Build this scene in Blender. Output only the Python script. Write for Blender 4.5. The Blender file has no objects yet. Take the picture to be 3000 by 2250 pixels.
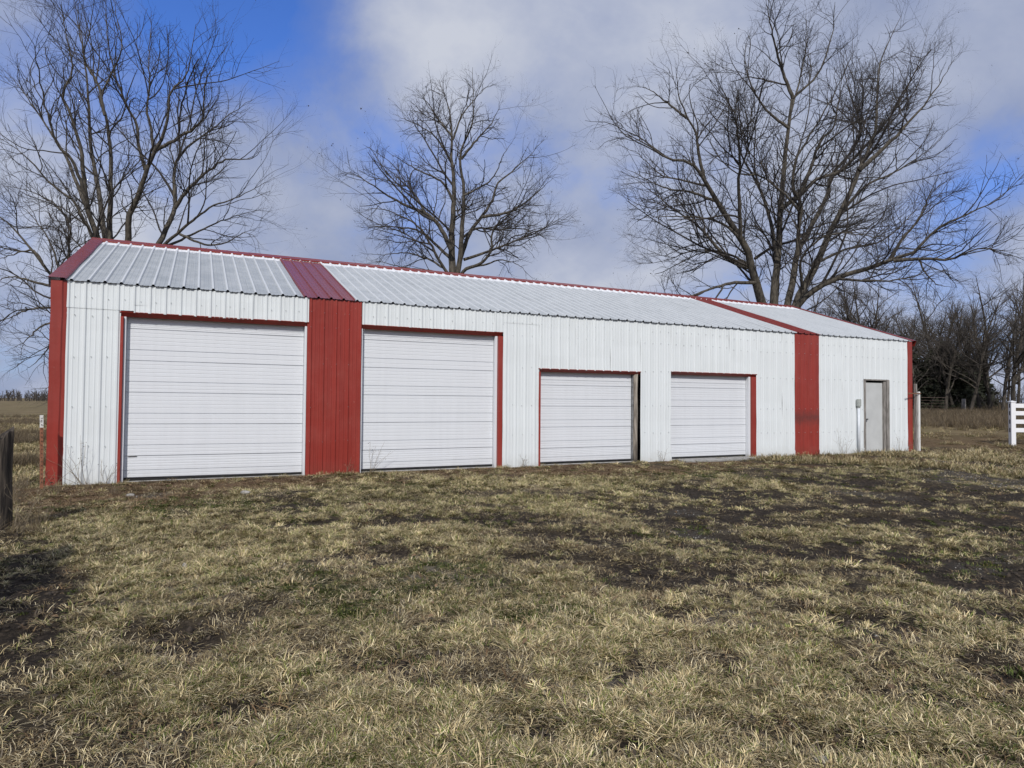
import bpy, math, random
import numpy as np
from mathutils import Matrix, Vector

random.seed(7)
RNG = np.random.default_rng(11)
sc = bpy.context.scene
col = sc.collection

# ------------------------------------------------------------------ camera
CAM = np.array([2.0411, -12.4971, 1.3852])
HEAD, PITCH, ROLL, FPX = 1.1242, 0.0265, 0.0079, 1924.33
_f = np.array([math.cos(HEAD) * math.cos(PITCH), math.sin(HEAD) * math.cos(PITCH), math.sin(PITCH)])
_r = np.array([math.sin(HEAD), -math.cos(HEAD), 0.0])
_u = np.cross(_r, _f)
C_R = _r * math.cos(ROLL) + _u * math.sin(ROLL)
C_U = -_r * math.sin(ROLL) + _u * math.cos(ROLL)
C_F = _f
camd = bpy.data.cameras.new('camera')
camd.sensor_width = 36.0
camd.lens = 36.0 * FPX / 3000.0
camd.clip_start = 0.05
camd.clip_end = 5000.0
cam = bpy.data.objects.new('camera', camd)
m3 = Matrix(((C_R[0], C_U[0], -C_F[0]), (C_R[1], C_U[1], -C_F[1]), (C_R[2], C_U[2], -C_F[2])))
cam.matrix_world = Matrix.Translation(Vector(CAM)) @ m3.to_4x4()
col.objects.link(cam)
sc.camera = cam

# ------------------------------------------------------------------ sky, sun, exposure
SUN_AZ = math.radians(27.0)      # to the left of the barn's outward normal
SUN_EL = math.radians(40.0)
sun_vec = Vector((-math.sin(SUN_AZ) * math.cos(SUN_EL), -math.cos(SUN_AZ) * math.cos(SUN_EL), math.sin(SUN_EL)))
world = bpy.data.worlds.new('World')
sc.world = world
world.use_nodes = True
wn, wl = world.node_tree.nodes, world.node_tree.links
wn.clear()


def N(nodes, typ, **kw):
    n = nodes.new(typ)
    for k, v in kw.items():
        if k == 'inp':
            for kk, vv in v.items():
                n.inputs[kk].default_value = vv
        else:
            setattr(n, k, v)
    return n


def ramp(nodes, pts, interp='LINEAR'):
    n = nodes.new('ShaderNodeValToRGB')
    cr = n.color_ramp
    cr.interpolation = interp
    while len(cr.elements) > 1:
        cr.elements.remove(cr.elements[-1])
    cr.elements[0].position = pts[0][0]
    for i, (p, c) in enumerate(pts):
        e = cr.elements[0] if i == 0 else cr.elements.new(p)
        e.color = (c[0], c[1], c[2], 1.0) if isinstance(c, (tuple, list)) else (c, c, c, 1.0)
    return n


def direction(px, py):
    d = C_F + C_R * (px - 1500) / FPX - C_U * (py - 1125) / FPX
    return d / np.linalg.norm(d)


def build_sky():
    tc = N(wn, 'ShaderNodeTexCoord')
    nrm = N(wn, 'ShaderNodeVectorMath', operation='NORMALIZE')
    wl.new(tc.outputs['Generated'], nrm.inputs[0])
    D = nrm.outputs[0]
    sky = N(wn, 'ShaderNodeTexSky', sky_type='NISHITA', sun_disc=False)
    sky.sun_elevation = SUN_EL
    sky.sun_rotation = math.atan2(sun_vec.x, sun_vec.y)
    sky.altitude = 200
    sky.air_density = 1.0
    sky.dust_density = 0.4
    sky.ozone_density = 2.5
    gain = N(wn, 'ShaderNodeMix', data_type='RGBA', blend_type='MULTIPLY')
    gain.inputs['Factor'].default_value = 1.0
    gain.inputs['B'].default_value = (0.72, 1.10, 1.95, 1)
    wl.new(sky.outputs[0], gain.inputs['A'])
    # cloud sheet: direction flattened on to a ceiling
    sep = N(wn, 'ShaderNodeSeparateXYZ')
    wl.new(D, sep.inputs[0])
    zz = N(wn, 'ShaderNodeMath', operation='ADD', inp={1: 0.75})
    wl.new(sep.outputs['Z'], zz.inputs[0])
    zc = N(wn, 'ShaderNodeMath', operation='MAXIMUM', inp={1: 0.4})
    wl.new(zz.outputs[0], zc.inputs[0])
    sc_ = N(wn, 'ShaderNodeVectorMath', operation='SCALE')
    inv = N(wn, 'ShaderNodeMath', operation='DIVIDE', inp={0: 1.0})
    wl.new(zc.outputs[0], inv.inputs[1])
    wl.new(D, sc_.inputs[0]); wl.new(inv.outputs[0], sc_.inputs['Scale'])
    P = sc_.outputs[0]

    def noise(scale, detail, rough, dist, off):
        o = N(wn, 'ShaderNodeVectorMath', operation='ADD')
        o.inputs[1].default_value = off
        wl.new(P, o.inputs[0])
        t = N(wn, 'ShaderNodeTexNoise', inp={'Scale': scale, 'Detail': detail, 'Roughness': rough, 'Distortion': dist})
        wl.new(o.outputs[0], t.inputs['Vector'])
        return t.outputs['Fac']
    n1 = noise(3.6, 7.0, 0.60, 0.25, SKY_OFF1)      # broken cover
    n2 = noise(2.5, 6.0, 0.58, 0.2, SKY_OFF2)      # lit and grey bellies
    # breaks in the cloud, where the blue shows
    acc = None
    for px, py, w, a in SKY_BREAKS:
        d = direction(px, py)
        dot = N(wn, 'ShaderNodeVectorMath', operation='DISTANCE')
        dot.inputs[1].default_value = tuple(d)
        wl.new(D, dot.inputs[0])
        q = N(wn, 'ShaderNodeMath', operation='DIVIDE', inp={1: w})
        wl.new(dot.outputs['Value'], q.inputs[0])
        s = N(wn, 'ShaderNodeMath', operation='POWER', inp={1: 2.0})
        wl.new(q.outputs[0], s.inputs[0])
        e = N(wn, 'ShaderNodeMath', operation='MULTIPLY', inp={1: -1.0})
        wl.new(s.outputs[0], e.inputs[0])
        x = N(wn, 'ShaderNodeMath', operation='EXPONENT')
        wl.new(e.outputs[0], x.inputs[0])
        g = N(wn, 'ShaderNodeMath', operation='MULTIPLY', inp={1: a})
        wl.new(x.outputs[0], g.inputs[0])
        if acc is None:
            acc = g
        else:
            ad = N(wn, 'ShaderNodeMath', operation='ADD')
            wl.new(acc.outputs[0], ad.inputs[0]); wl.new(g.outputs[0], ad.inputs[1])
            acc = ad
    h = N(wn, 'ShaderNodeMath', operation='MULTIPLY_ADD', inp={1: 0.53, 2: 0.0})
    wl.new(acc.outputs[0], h.inputs[0])
    cov = N(wn, 'ShaderNodeMath', operation='SUBTRACT')
    wl.new(n1, cov.inputs[0]); wl.new(h.outputs[0], cov.inputs[1])
    covr = ramp(wn, [(0.0, 0.0), (0.16, 0.28), (0.30, 0.68), (0.41, 0.94), (0.52, 1.0)])
    wl.new(cov.outputs[0], covr.inputs[0])
    mixn = N(wn, 'ShaderNodeMath', operation='MULTIPLY_ADD', inp={1: 0.42})
    wl.new(cov.outputs[0], mixn.inputs[0])
    half = N(wn, 'ShaderNodeMath', operation='MULTIPLY', inp={1: 0.66})
    wl.new(n2, half.inputs[0]); wl.new(half.outputs[0], mixn.inputs[2])
    shade = ramp(wn, [(0.36, (2.7, 3.25, 5.0)), (0.47, (3.6, 4.15, 5.8)), (0.56, (4.5, 5.0, 6.5)), (0.68, (6.2, 6.55, 7.5))])
    wl.new(mixn.outputs[0], shade.inputs[0])
    mx = N(wn, 'ShaderNodeMix', data_type='RGBA')
    wl.new(covr.outputs[0], mx.inputs['Factor'])
    wl.new(gain.outputs['Result'], mx.inputs['A'])
    wl.new(shade.outputs[0], mx.inputs['B'])
    bg = N(wn, 'ShaderNodeBackground', inp={'Strength': 0.085})
    wl.new(mx.outputs['Result'], bg.inputs[0])
    out = N(wn, 'ShaderNodeOutputWorld')
    wl.new(bg.outputs[0], out.inputs[0])


SKY_OFF1, SKY_OFF2 = (1.2, 8.3, 0.0), (3.3, 5.1, 0.4)
SKY_BREAKS = ((890, -20, 0.085, 0.62), (660, 10, 0.09, 0.62), (480, 110, 0.12, 0.54), (300, 200, 0.12, 0.25), (760, 200, 0.14, 0.26), (960, 320, 0.10, 0.30),
              (1110, 400, 0.07, 0.40), (2960, 480, 0.065, 0.66), (2800, 550, 0.08, 0.34), (2650, 690, 0.08, 0.2))
build_sky()
world.cycles.sampling_method = 'MANUAL'
world.cycles.sample_map_resolution = 256
sund = bpy.data.lights.new('sun', 'SUN')
sund.energy = 3.0
sund.angle = math.radians(0.6)
sund.color = (1.0, 0.965, 0.92)
sun = bpy.data.objects.new('sun', sund)
sun.rotation_euler = sun_vec.to_track_quat('Z', 'Y').to_euler()
sun.location = (-10, -20, 25)
col.objects.link(sun)
vs = sc.view_settings
vs.view_transform = 'Standard'
vs.look = 'None'
vs.exposure = 0.13
vs.gamma = 1.0
vs.use_curve_mapping = False
sc.cycles.max_bounces = 4
sc.cycles.diffuse_bounces = 2
sc.cycles.glossy_bounces = 2
sc.cycles.transmission_bounces = 0


# ------------------------------------------------------------------ helpers
def at(px, py, D):
    return CAM + D * (C_F + C_R * (px - 1500) / FPX - C_U * (py - 1125) / FPX)


def tag(o, label=None, cat=None, group=None, kind=None):
    if label: o['label'] = label
    if cat: o['category'] = cat
    if group: o['group'] = group
    if kind: o['kind'] = kind
    return o


def new_obj(name, me, parent=None, mat=None):
    o = bpy.data.objects.new(name, me)
    col.objects.link(o)
    if parent is not None:
        o.parent = parent
    if mat is not None and me is not None and not me.materials:
        me.materials.append(mat)
    return o


def empty(name, loc=(0, 0, 0)):
    o = bpy.data.objects.new(name, None)
    o.location = loc
    o.empty_display_size = 0.2
    col.objects.link(o)
    return o


def np_mesh(name, V, F, smooth=False):
    """V (n,3), F (m,3) or (m,4) int array"""
    V = np.asarray(V, np.float32)
    F = np.asarray(F, np.int32)
    k = F.shape[1]
    me = bpy.data.meshes.new(name)
    me.vertices.add(len(V))
    me.vertices.foreach_set('co', V.ravel())
    me.loops.add(F.size)
    me.loops.foreach_set('vertex_index', F.ravel())
    me.polygons.add(len(F))
    me.polygons.foreach_set('loop_start', np.arange(0, F.size, k, dtype=np.int32))
    me.polygons.foreach_set('loop_total', np.full(len(F), k, np.int32))
    if smooth:
        me.polygons.foreach_set('use_smooth', np.ones(len(F), bool))
    me.update(calc_edges=True)
    return me


class MB:
    """collects simple shapes and links them as one mesh"""
    def __init__(self):
        self.V, self.F = [], []

    def add(self, V, F):
        o = len(self.V)
        self.V += [tuple(v) for v in V]
        self.F += [tuple(i + o for i in f) for f in F]
        return self

    def box(self, x0, x1, y0, y1, z0, z1, b=0.0):
        if b <= 0:
            V = [(x, y, z) for z in (z0, z1) for y in (y0, y1) for x in (x0, x1)]
            F = [(0, 2, 3, 1), (4, 5, 7, 6), (0, 1, 5, 4), (2, 6, 7, 3), (0, 4, 6, 2), (1, 3, 7, 5)]
            return self.add(V, F)
        V, F = [], []
        rings = [(z0, b), (z0 + b, 0), (z1 - b, 0), (z1, b)]
        for z, i in rings:
            a0, a1, c0, c1 = x0 + i, x1 - i, y0 + i, y1 - i
            V += [(a0 + b, c0, z), (a1 - b, c0, z), (a1, c0 + b, z), (a1, c1 - b, z), (a1 - b, c1, z), (a0 + b, c1, z), (a0, c1 - b, z), (a0, c0 + b, z)]
        for k in range(3):
            for j in range(8):
                F.append((k * 8 + j, k * 8 + (j + 1) % 8, k * 8 + 8 + (j + 1) % 8, k * 8 + 8 + j))
        F.append(tuple(range(7, -1, -1)))
        F.append(tuple(range(24, 32)))
        return self.add(V, F)

    def tube(self, pts, rad, n=8, cap=True):
        pts = [Vector(p) for p in pts]
        if not hasattr(rad, '__len__'):
            rad = [rad] * len(pts)
        V, F = [], []
        for i, p in enumerate(pts):
            t = (pts[min(i + 1, len(pts) - 1)] - pts[max(i - 1, 0)]).normalized()
            a = Vector((0, 0, 1)) if abs(t.z) < 0.9 else Vector((1, 0, 0))
            u = t.cross(a).normalized()
            w = t.cross(u)
            for k in range(n):
                an = 2 * math.pi * k / n
                V.append(p + (u * math.cos(an) + w * math.sin(an)) * rad[i])
        for i in range(len(pts) - 1):
            for k in range(n):
                F.append((i * n + k, i * n + n + k, i * n + n + (k + 1) % n, i * n + (k + 1) % n))
        if cap:
            F.append(tuple(range(n)))
            F.append(tuple(reversed(range((len(pts) - 1) * n, len(pts) * n))))
        return self.add(V, F)

    def prism(self, prof, axis, a0, a1, rows=1):
        """open profile (list of 2D points) swept along an axis: sheet"""
        V, F = [], []
        n = len(prof)
        for r in range(rows + 1):
            a = a0 + (a1 - a0) * r / rows
            for p, q in prof:
                V.append({'x': (a, p, q), 'y': (p, a, q), 'z': (p, q, a)}[axis])
        for r in range(rows):
            for i in range(n - 1):
                F.append((r * n + i, r * n + i + 1, r * n + n + i + 1, r * n + n + i))
        return self.add(V, F)

    def build(self, name, mat, parent=None, smooth=False):
        me = bpy.data.meshes.new(name)
        me.from_pydata([tuple(v) for v in self.V], [], self.F)
        if smooth:
            me.polygons.foreach_set('use_smooth', np.ones(len(me.polygons), bool))
        me.update()
        return new_obj(name, me, parent, mat)


def _hash(ix, iy, seed):
    h = (ix.astype(np.int64) * 374761393 + iy.astype(np.int64) * 668265263 + seed * 974634777) & 0x7fffffff
    h = (h ^ (h >> 13)) * 1274126177 & 0x7fffffff
    h = h ^ (h >> 16)
    return (h & 0xffff) / 65535.0


def vnoise(x, y, seed=0):
    x = np.asarray(x, float); y = np.asarray(y, float)
    ix, iy = np.floor(x), np.floor(y)
    fx, fy = x - ix, y - iy
    fx = fx * fx * (3 - 2 * fx); fy = fy * fy * (3 - 2 * fy)
    a = _hash(ix, iy, seed); b = _hash(ix + 1, iy, seed); c = _hash(ix, iy + 1, seed); d = _hash(ix + 1, iy + 1, seed)
    return (a * (1 - fx) + b * fx) * (1 - fy) + (c * (1 - fx) + d * fx) * fy


def fbm(x, y, seed=0, oct=4):
    s, a, t = 0, 1.0, 0
    for k in range(oct):
        s = s + a * vnoise(x * 2 ** k + 13.7 * k, y * 2 ** k - 7.1 * k, seed + k)
        t += a
        a *= 0.5
    return s / t


def sstep(a, b, x):
    t = np.clip((np.asarray(x, float) - a) / (b - a), 0, 1)
    return t * t * (3 - 2 * t)


# ------------------------------------------------------------------ materials
def mat_new(name):
    m = bpy.data.materials.new(name)
    m.use_nodes = True
    nt = m.node_tree
    return m, nt.nodes, nt.links, nt.nodes['Principled BSDF']


def mat_noise(name, c0, c1, scale=8.0, rough=0.6, metal=0.0, detail=4.0, bump=0.0, bscale=60.0, spec=0.4, stretch=(1, 1, 1), lo=0.35, hi=0.65):
    m, n, l, b = mat_new(name)
    tc = N(n, 'ShaderNodeTexCoord')
    mp = N(n, 'ShaderNodeMapping')
    mp.inputs['Scale'].default_value = stretch
    l.new(tc.outputs['Object'], mp.inputs[0])
    t = N(n, 'ShaderNodeTexNoise', inp={'Scale': scale, 'Detail': detail, 'Roughness': 0.6})
    l.new(mp.outputs[0], t.inputs['Vector'])
    r = ramp(n, [(lo, c0), (hi, c1)])
    l.new(t.outputs['Fac'], r.inputs[0])
    l.new(r.outputs[0], b.inputs['Base Color'])
    b.inputs['Roughness'].default_value = rough
    b.inputs['Metallic'].default_value = metal
    b.inputs['Specular IOR Level'].default_value = spec
    if bump > 0:
        t2 = N(n, 'ShaderNodeTexNoise', inp={'Scale': bscale, 'Detail': 5.0})
        l.new(mp.outputs[0], t2.inputs['Vector'])
        bp = N(n, 'ShaderNodeBump', inp={'Strength': bump, 'Distance': 0.01})
        l.new(t2.outputs['Fac'], bp.inputs['Height'])
        l.new(bp.outputs[0], b.inputs['Normal'])
    return m


def mat_painted(name, base, dirt, rough=0.42, splash=0.35, spec=0.35, tone=0.06, chalk=0.0, smudge=None):
    """painted sheet steel: faint vertical streaks, mud splashed on the lowest hand's breadth"""
    m, n, l, b = mat_new(name)
    tc = N(n, 'ShaderNodeTexCoord')
    mp = N(n, 'ShaderNodeMapping')
    mp.inputs['Scale'].default_value = (9.0, 9.0, 0.5)
    l.new(tc.outputs['Object'], mp.inputs[0])
    t = N(n, 'ShaderNodeTexNoise', inp={'Scale': 1.0, 'Detail': 5.0, 'Roughness': 0.6})
    l.new(mp.outputs[0], t.inputs['Vector'])
    r = ramp(n, [(0.3, tuple(c * (1 - tone * 1.6) for c in base)), (0.6, base), (0.8, tuple(min(1, c * (1 + tone)) for c in base))])
    l.new(t.outputs['Fac'], r.inputs[0])
    sep = N(n, 'ShaderNodeSeparateXYZ')
    l.new(tc.outputs['Object'], sep.inputs[0])
    t2 = N(n, 'ShaderNodeTexNoise', inp={'Scale': 7.0, 'Detail': 8.0, 'Roughness': 0.75})
    l.new(tc.outputs['Object'], t2.inputs['Vector'])
    ma = N(n, 'ShaderNodeMath', operation='MULTIPLY_ADD', inp={1: -0.55, 2: 0.30})
    l.new(t2.outputs['Fac'], ma.inputs[0])
    ad = N(n, 'ShaderNodeMath', operation='ADD')
    l.new(sep.outputs['Z'], ad.inputs[0]); l.new(ma.outputs[0], ad.inputs[1])
    rr = ramp(n, [(0.0, splash), (0.10, splash * 0.45), (0.32, 0.0)])
    l.new(ad.outputs[0], rr.inputs[0])
    mx = N(n, 'ShaderNodeMix', data_type='RGBA')
    l.new(rr.outputs[0], mx.inputs['Factor'])
    l.new(r.outputs[0], mx.inputs['A'])
    mx.inputs['B'].default_value = (*dirt, 1)
    res = mx.outputs['Result']
    if chalk:      # sun-faded, chalky areas and small scuffs
        tcn = N(n, 'ShaderNodeTexNoise', inp={'Scale': 1.7, 'Detail': 7.0, 'Roughness': 0.7})
        l.new(tc.outputs['Object'], tcn.inputs['Vector'])
        cr_ = ramp(n, [(0.45, 0.0), (0.70, chalk)])
        l.new(tcn.outputs['Fac'], cr_.inputs[0])
        mc = N(n, 'ShaderNodeMix', data_type='RGBA')
        l.new(cr_.outputs[0], mc.inputs['Factor']); l.new(res, mc.inputs['A'])
        mc.inputs['B'].default_value = (0.42, 0.16, 0.13, 1)
        tsc = N(n, 'ShaderNodeTexNoise', inp={'Scale': 26.0, 'Detail': 3.0})
        l.new(tc.outputs['Object'], tsc.inputs['Vector'])
        sr = ramp(n, [(0.70, 0.0), (0.76, 0.5)])
        l.new(tsc.outputs['Fac'], sr.inputs[0])
        ms = N(n, 'ShaderNodeMix', data_type='RGBA')
        l.new(sr.outputs[0], ms.inputs['Factor']); l.new(mc.outputs['Result'], ms.inputs['A'])
        ms.inputs['B'].default_value = (0.45, 0.22, 0.18, 1)
        res = ms.outputs['Result']
    if smudge:     # sooty smear at one height
        mrg = N(n, 'ShaderNodeMath', operation='SUBTRACT', inp={1: smudge})
        l.new(sep.outputs['Z'], mrg.inputs[0])
        ab = N(n, 'ShaderNodeMath', operation='ABSOLUTE'); l.new(mrg.outputs[0], ab.inputs[0])
        nz = N(n, 'ShaderNodeMath', operation='MULTIPLY_ADD', inp={1: 0.45, 2: -0.16}); l.new(t2.outputs['Fac'], nz.inputs[0])
        su = N(n, 'ShaderNodeMath', operation='ADD'); l.new(ab.outputs[0], su.inputs[0]); l.new(nz.outputs[0], su.inputs[1])
        rs_ = ramp(n, [(0.08, 0.7), (0.30, 0.0)]); l.new(su.outputs[0], rs_.inputs[0])
        mz = N(n, 'ShaderNodeMix', data_type='RGBA')
        l.new(rs_.outputs[0], mz.inputs['Factor']); l.new(res, mz.inputs['A'])
        mz.inputs['B'].default_value = (0.10, 0.035, 0.03, 1)
        res = mz.outputs['Result']
    l.new(res, b.inputs['Base Color'])
    b.inputs['Roughness'].default_value = rough
    b.inputs['Specular IOR Level'].default_value = spec
    t3 = N(n, 'ShaderNodeTexNoise', inp={'Scale': 2.2, 'Detail': 2.0})
    l.new(tc.outputs['Object'], t3.inputs['Vector'])
    bp = N(n, 'ShaderNodeBump', inp={'Strength': 0.25, 'Distance': 0.02})
    l.new(t3.outputs['Fac'], bp.inputs['Height'])
    l.new(bp.outputs[0], b.inputs['Normal'])
    return m


ROOF_W, ROOF_Z0, ROOF_Z1 = 4.35, 3.27, 4.83


def mat_roof(name, c0, c1, speck):
    """weathered galvanised sheet with an unweathered bright strip where the old cap covered it"""
    m, n, l, b = mat_new(name)
    tc = N(n, 'ShaderNodeTexCoord')
    vor = N(n, 'ShaderNodeTexVoronoi', inp={'Scale': 55.0, 'Randomness': 1.0})
    l.new(tc.outputs['Object'], vor.inputs['Vector'])
    r1 = ramp(n, [(0.0, c0), (0.5, tuple((a + d) / 2 for a, d in zip(c0, c1))), (1.0, c1)])
    sepc = N(n, 'ShaderNodeSeparateColor')
    l.new(vor.outputs['Color'], sepc.inputs[0])
    big = N(n, 'ShaderNodeTexNoise', inp={'Scale': 2.5, 'Detail': 6.0, 'Roughness': 0.65})
    l.new(tc.outputs['Object'], big.inputs['Vector'])
    mxv = N(n, 'ShaderNodeMath', operation='MULTIPLY_ADD', inp={1: 0.45})
    l.new(sepc.outputs[0], mxv.inputs[0])
    bigr = ramp(n, [(0.35, 0.0), (0.65, 0.55)])
    l.new(big.outputs['Fac'], bigr.inputs[0])
    l.new(bigr.outputs[0], mxv.inputs[2])
    l.new(mxv.outputs[0], r1.inputs[0])
    # dark specks
    sp = N(n, 'ShaderNodeTexNoise', inp={'Scale': 95.0, 'Detail': 2.0})
    l.new(tc.outputs['Object'], sp.inputs['Vector'])
    spr = ramp(n, [(0.62, 0.0), (0.72, speck)])
    l.new(sp.outputs['Fac'], spr.inputs[0])
    m1 = N(n, 'ShaderNodeMix', data_type='RGBA')
    l.new(spr.outputs[0], m1.inputs['Factor']); l.new(r1.outputs[0], m1.inputs['A'])
    m1.inputs['B'].default_value = (0.22, 0.22, 0.21, 1)
    # ribs stay cleaner than the pans where dirt settles
    ra = N(n, 'ShaderNodeAttribute', attribute_name='rib')
    rf = N(n, 'ShaderNodeMath', operation='MULTIPLY', inp={1: 0.75})
    l.new(ra.outputs['Fac'], rf.inputs[0])
    mr_ = N(n, 'ShaderNodeMix', data_type='RGBA')
    l.new(rf.outputs[0], mr_.inputs['Factor']); l.new(m1.outputs['Result'], mr_.inputs['A'])
    mr_.inputs['B'].default_value = (0.66, 0.68, 0.69, 1)
    # bright strip
    sep = N(n, 'ShaderNodeSeparateXYZ')
    l.new(tc.outputs['Object'], sep.inputs[0])
    ed = N(n, 'ShaderNodeTexNoise', inp={'Scale': 9.0, 'Detail': 4.0})
    l.new(tc.outputs['Object'], ed.inputs['Vector'])
    ea = N(n, 'ShaderNodeMath', operation='MULTIPLY_ADD', inp={1: 0.16, 2: -0.08})
    l.new(ed.outputs['Fac'], ea.inputs[0])
    es = N(n, 'ShaderNodeMath', operation='ADD')
    l.new(sep.outputs['Z'], es.inputs[0]); l.new(ea.outputs[0], es.inputs[1])
    es2 = N(n, 'ShaderNodeMath', operation='SUBTRACT', inp={1: ROOF_Z1 - 0.5})
    l.new(es.outputs[0], es2.inputs[0])
    er = ramp(n, [(0.335, 0.0), (0.36, 1.0)])
    l.new(es2.outputs[0], er.inputs[0])
    m2 = N(n, 'ShaderNodeMix', data_type='RGBA')
    l.new(er.outputs[0], m2.inputs['Factor']); l.new(mr_.outputs['Result'], m2.inputs['A'])
    m2.inputs['B'].default_value = (0.80, 0.81, 0.82, 1)
    l.new(m2.outputs['Result'], b.inputs['Base Color'])
    b.inputs['Metallic'].default_value = 0.15
    b.inputs['Roughness'].default_value = 0.5
    return m


M = {}
M['white'] = mat_painted('white_sheet_steel', (0.715, 0.75, 0.755), (0.25, 0.20, 0.15), splash=0.3, tone=0.035)
M['white_far'] = M['white']
M['door'] = mat_painted('white_door_enamel', (0.70, 0.72, 0.745), (0.33, 0.29, 0.23), rough=0.35, splash=0.22, tone=0.02)
M['red'] = mat_painted('barn_red_sheet_steel', (0.285, 0.037, 0.026), (0.17, 0.07, 0.045), rough=0.38, splash=0.35, spec=0.4, tone=0.12, chalk=0.13)
M['redsmudge'] = mat_painted('barn_red_smudged_steel', (0.285, 0.037, 0.026), (0.17, 0.07, 0.045), rough=0.38, splash=0.5, spec=0.4, tone=0.12, chalk=0.13, smudge=1.02)
M['redroof'] = mat_painted('barn_red_roof_steel', (0.20, 0.028, 0.020), (0.2, 0.1, 0.1), rough=0.27, splash=0.0, spec=0.5, tone=0.15)
M['roof_old'] = mat_roof('galvanised_roof_old', (0.30, 0.325, 0.34), (0.47, 0.49, 0.495), 0.5)
M['roof_new'] = mat_roof('galvanised_roof', (0.36, 0.385, 0.395), (0.53, 0.55, 0.555), 0.75)
M['strip'] = mat_noise('white_strip', (0.76, 0.76, 0.75), (0.85, 0.85, 0.84), 6, 0.5)
M['dark'] = mat_noise('dark_inside', (0.012, 0.012, 0.013), (0.03, 0.028, 0.026), 5, 0.9)
M['greywood'] = mat_noise('weathered_board', (0.12, 0.108, 0.095), (0.34, 0.32, 0.295), 6, 0.85, bump=0.5, bscale=30, stretch=(6, 6, 0.6), detail=8)
M['jambwood'] = mat_noise('raw_jamb_timber', (0.11, 0.092, 0.075), (0.38, 0.335, 0.28), 5, 0.85, bump=0.5, bscale=30, stretch=(7, 7, 0.5), detail=8)
M['greydoor'] = mat_noise('grey_door_paint', (0.49, 0.50, 0.49), (0.55, 0.56, 0.55), 2.5, 0.5)
M['pipe'] = mat_noise('conduit_paint', (0.60, 0.64, 0.68), (0.70, 0.73, 0.76), 4, 0.45)
M['boxgrey'] = mat_noise('grey_box', (0.30, 0.32, 0.30), (0.42, 0.44, 0.41), 10, 0.5)
M['concrete'] = mat_noise('concrete', (0.20, 0.195, 0.18), (0.36, 0.35, 0.33), 9, 0.9, bump=0.4, bscale=70)
M['steel'] = mat_noise('dull_steel', (0.18, 0.18, 0.18), (0.34, 0.34, 0.34), 14, 0.4, metal=0.7)
M['screw'] = mat_noise('screw_head', (0.36, 0.37, 0.37), (0.50, 0.51, 0.51), 30, 0.45, metal=0.2)
M['peel'] = mat_noise('peeling_white_wood', (0.36, 0.32, 0.28), (0.76, 0.75, 0.72), 5, 0.85, bump=0.5, bscale=40, stretch=(5, 5, 0.7), detail=8, lo=0.34, hi=0.46)
M['rust'] = mat_noise('rusty_iron', (0.10, 0.045, 0.025), (0.24, 0.13, 0.08), 22, 0.85)
M['oldiron'] = mat_noise('dark_old_iron', (0.05, 0.035, 0.028), (0.13, 0.095, 0.075), 20, 0.85)
M['orange'] = mat_noise('faded_orange_steel', (0.19, 0.075, 0.042), (0.33, 0.145, 0.08), 18, 0.7, detail=6)
M['tposttop'] = mat_noise('flaking_white_paint', (0.30, 0.28, 0.26), (0.72, 0.70, 0.66), 24, 0.8, lo=0.38, hi=0.5)
M['holes'] = mat_noise('dark_stud', (0.04, 0.02, 0.015), (0.08, 0.04, 0.03), 30, 0.9)
M['postwood'] = mat_noise('black_weathered_post', (0.016, 0.013, 0.011), (0.13, 0.105, 0.082), 5, 0.95, bump=1.0, bscale=22, stretch=(7, 7, 0.45), detail=9, lo=0.42, hi=0.72)
M['gatered'] = mat_noise('gate_red_paint', (0.24, 0.025, 0.03), (0.34, 0.05, 0.05), 10, 0.45)
M['vinyl'] = mat_noise('white_vinyl', (0.78, 0.78, 0.80), (0.82, 0.82, 0.83), 2, 0.35)
M['slot'] = mat_noise('slot_dark', (0.03, 0.03, 0.035), (0.05, 0.05, 0.055), 4, 0.9)
M['bark'] = mat_noise('bark', (0.030, 0.026, 0.021), (0.125, 0.109, 0.086), 3.0, 0.95, bump=1.0, bscale=14, stretch=(4, 4, 1.2), detail=9)
M['twig'] = mat_noise('twig_bark', (0.026, 0.022, 0.020), (0.066, 0.057, 0.050), 1.5, 0.9)
M['bark2'] = mat_noise('wood_bark', (0.03, 0.026, 0.021), (0.10, 0.085, 0.068), 2.0, 0.95, bump=0.6, bscale=10, stretch=(4, 4, 1))
M['twig2'] = mat_noise('wood_twig', (0.045, 0.038, 0.032), (0.105, 0.09, 0.075), 1.5, 0.9)
M['pod'] = mat_noise('dry_pod', (0.025, 0.020, 0.015), (0.075, 0.055, 0.038), 3, 0.95)
M['cedar'] = mat_noise('cedar_green', (0.018, 0.022, 0.012), (0.05, 0.055, 0.03), 1.2, 0.9)
M['stone'] = mat_noise('pale_stone', (0.16, 0.148, 0.13), (0.40, 0.38, 0.345), 14, 0.9, bump=0.4)
M['soil'] = mat_noise('soil_crumb', (0.018, 0.014, 0.011), (0.085, 0.065, 0.046), 20, 0.95)
M['leaf'] = mat_noise('dead_leaf', (0.09, 0.055, 0.03), (0.25, 0.165, 0.09), 6, 0.85)
M['weed'] = mat_noise('dry_weed', (0.16, 0.125, 0.085), (0.34, 0.28, 0.19), 8, 0.9)

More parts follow.
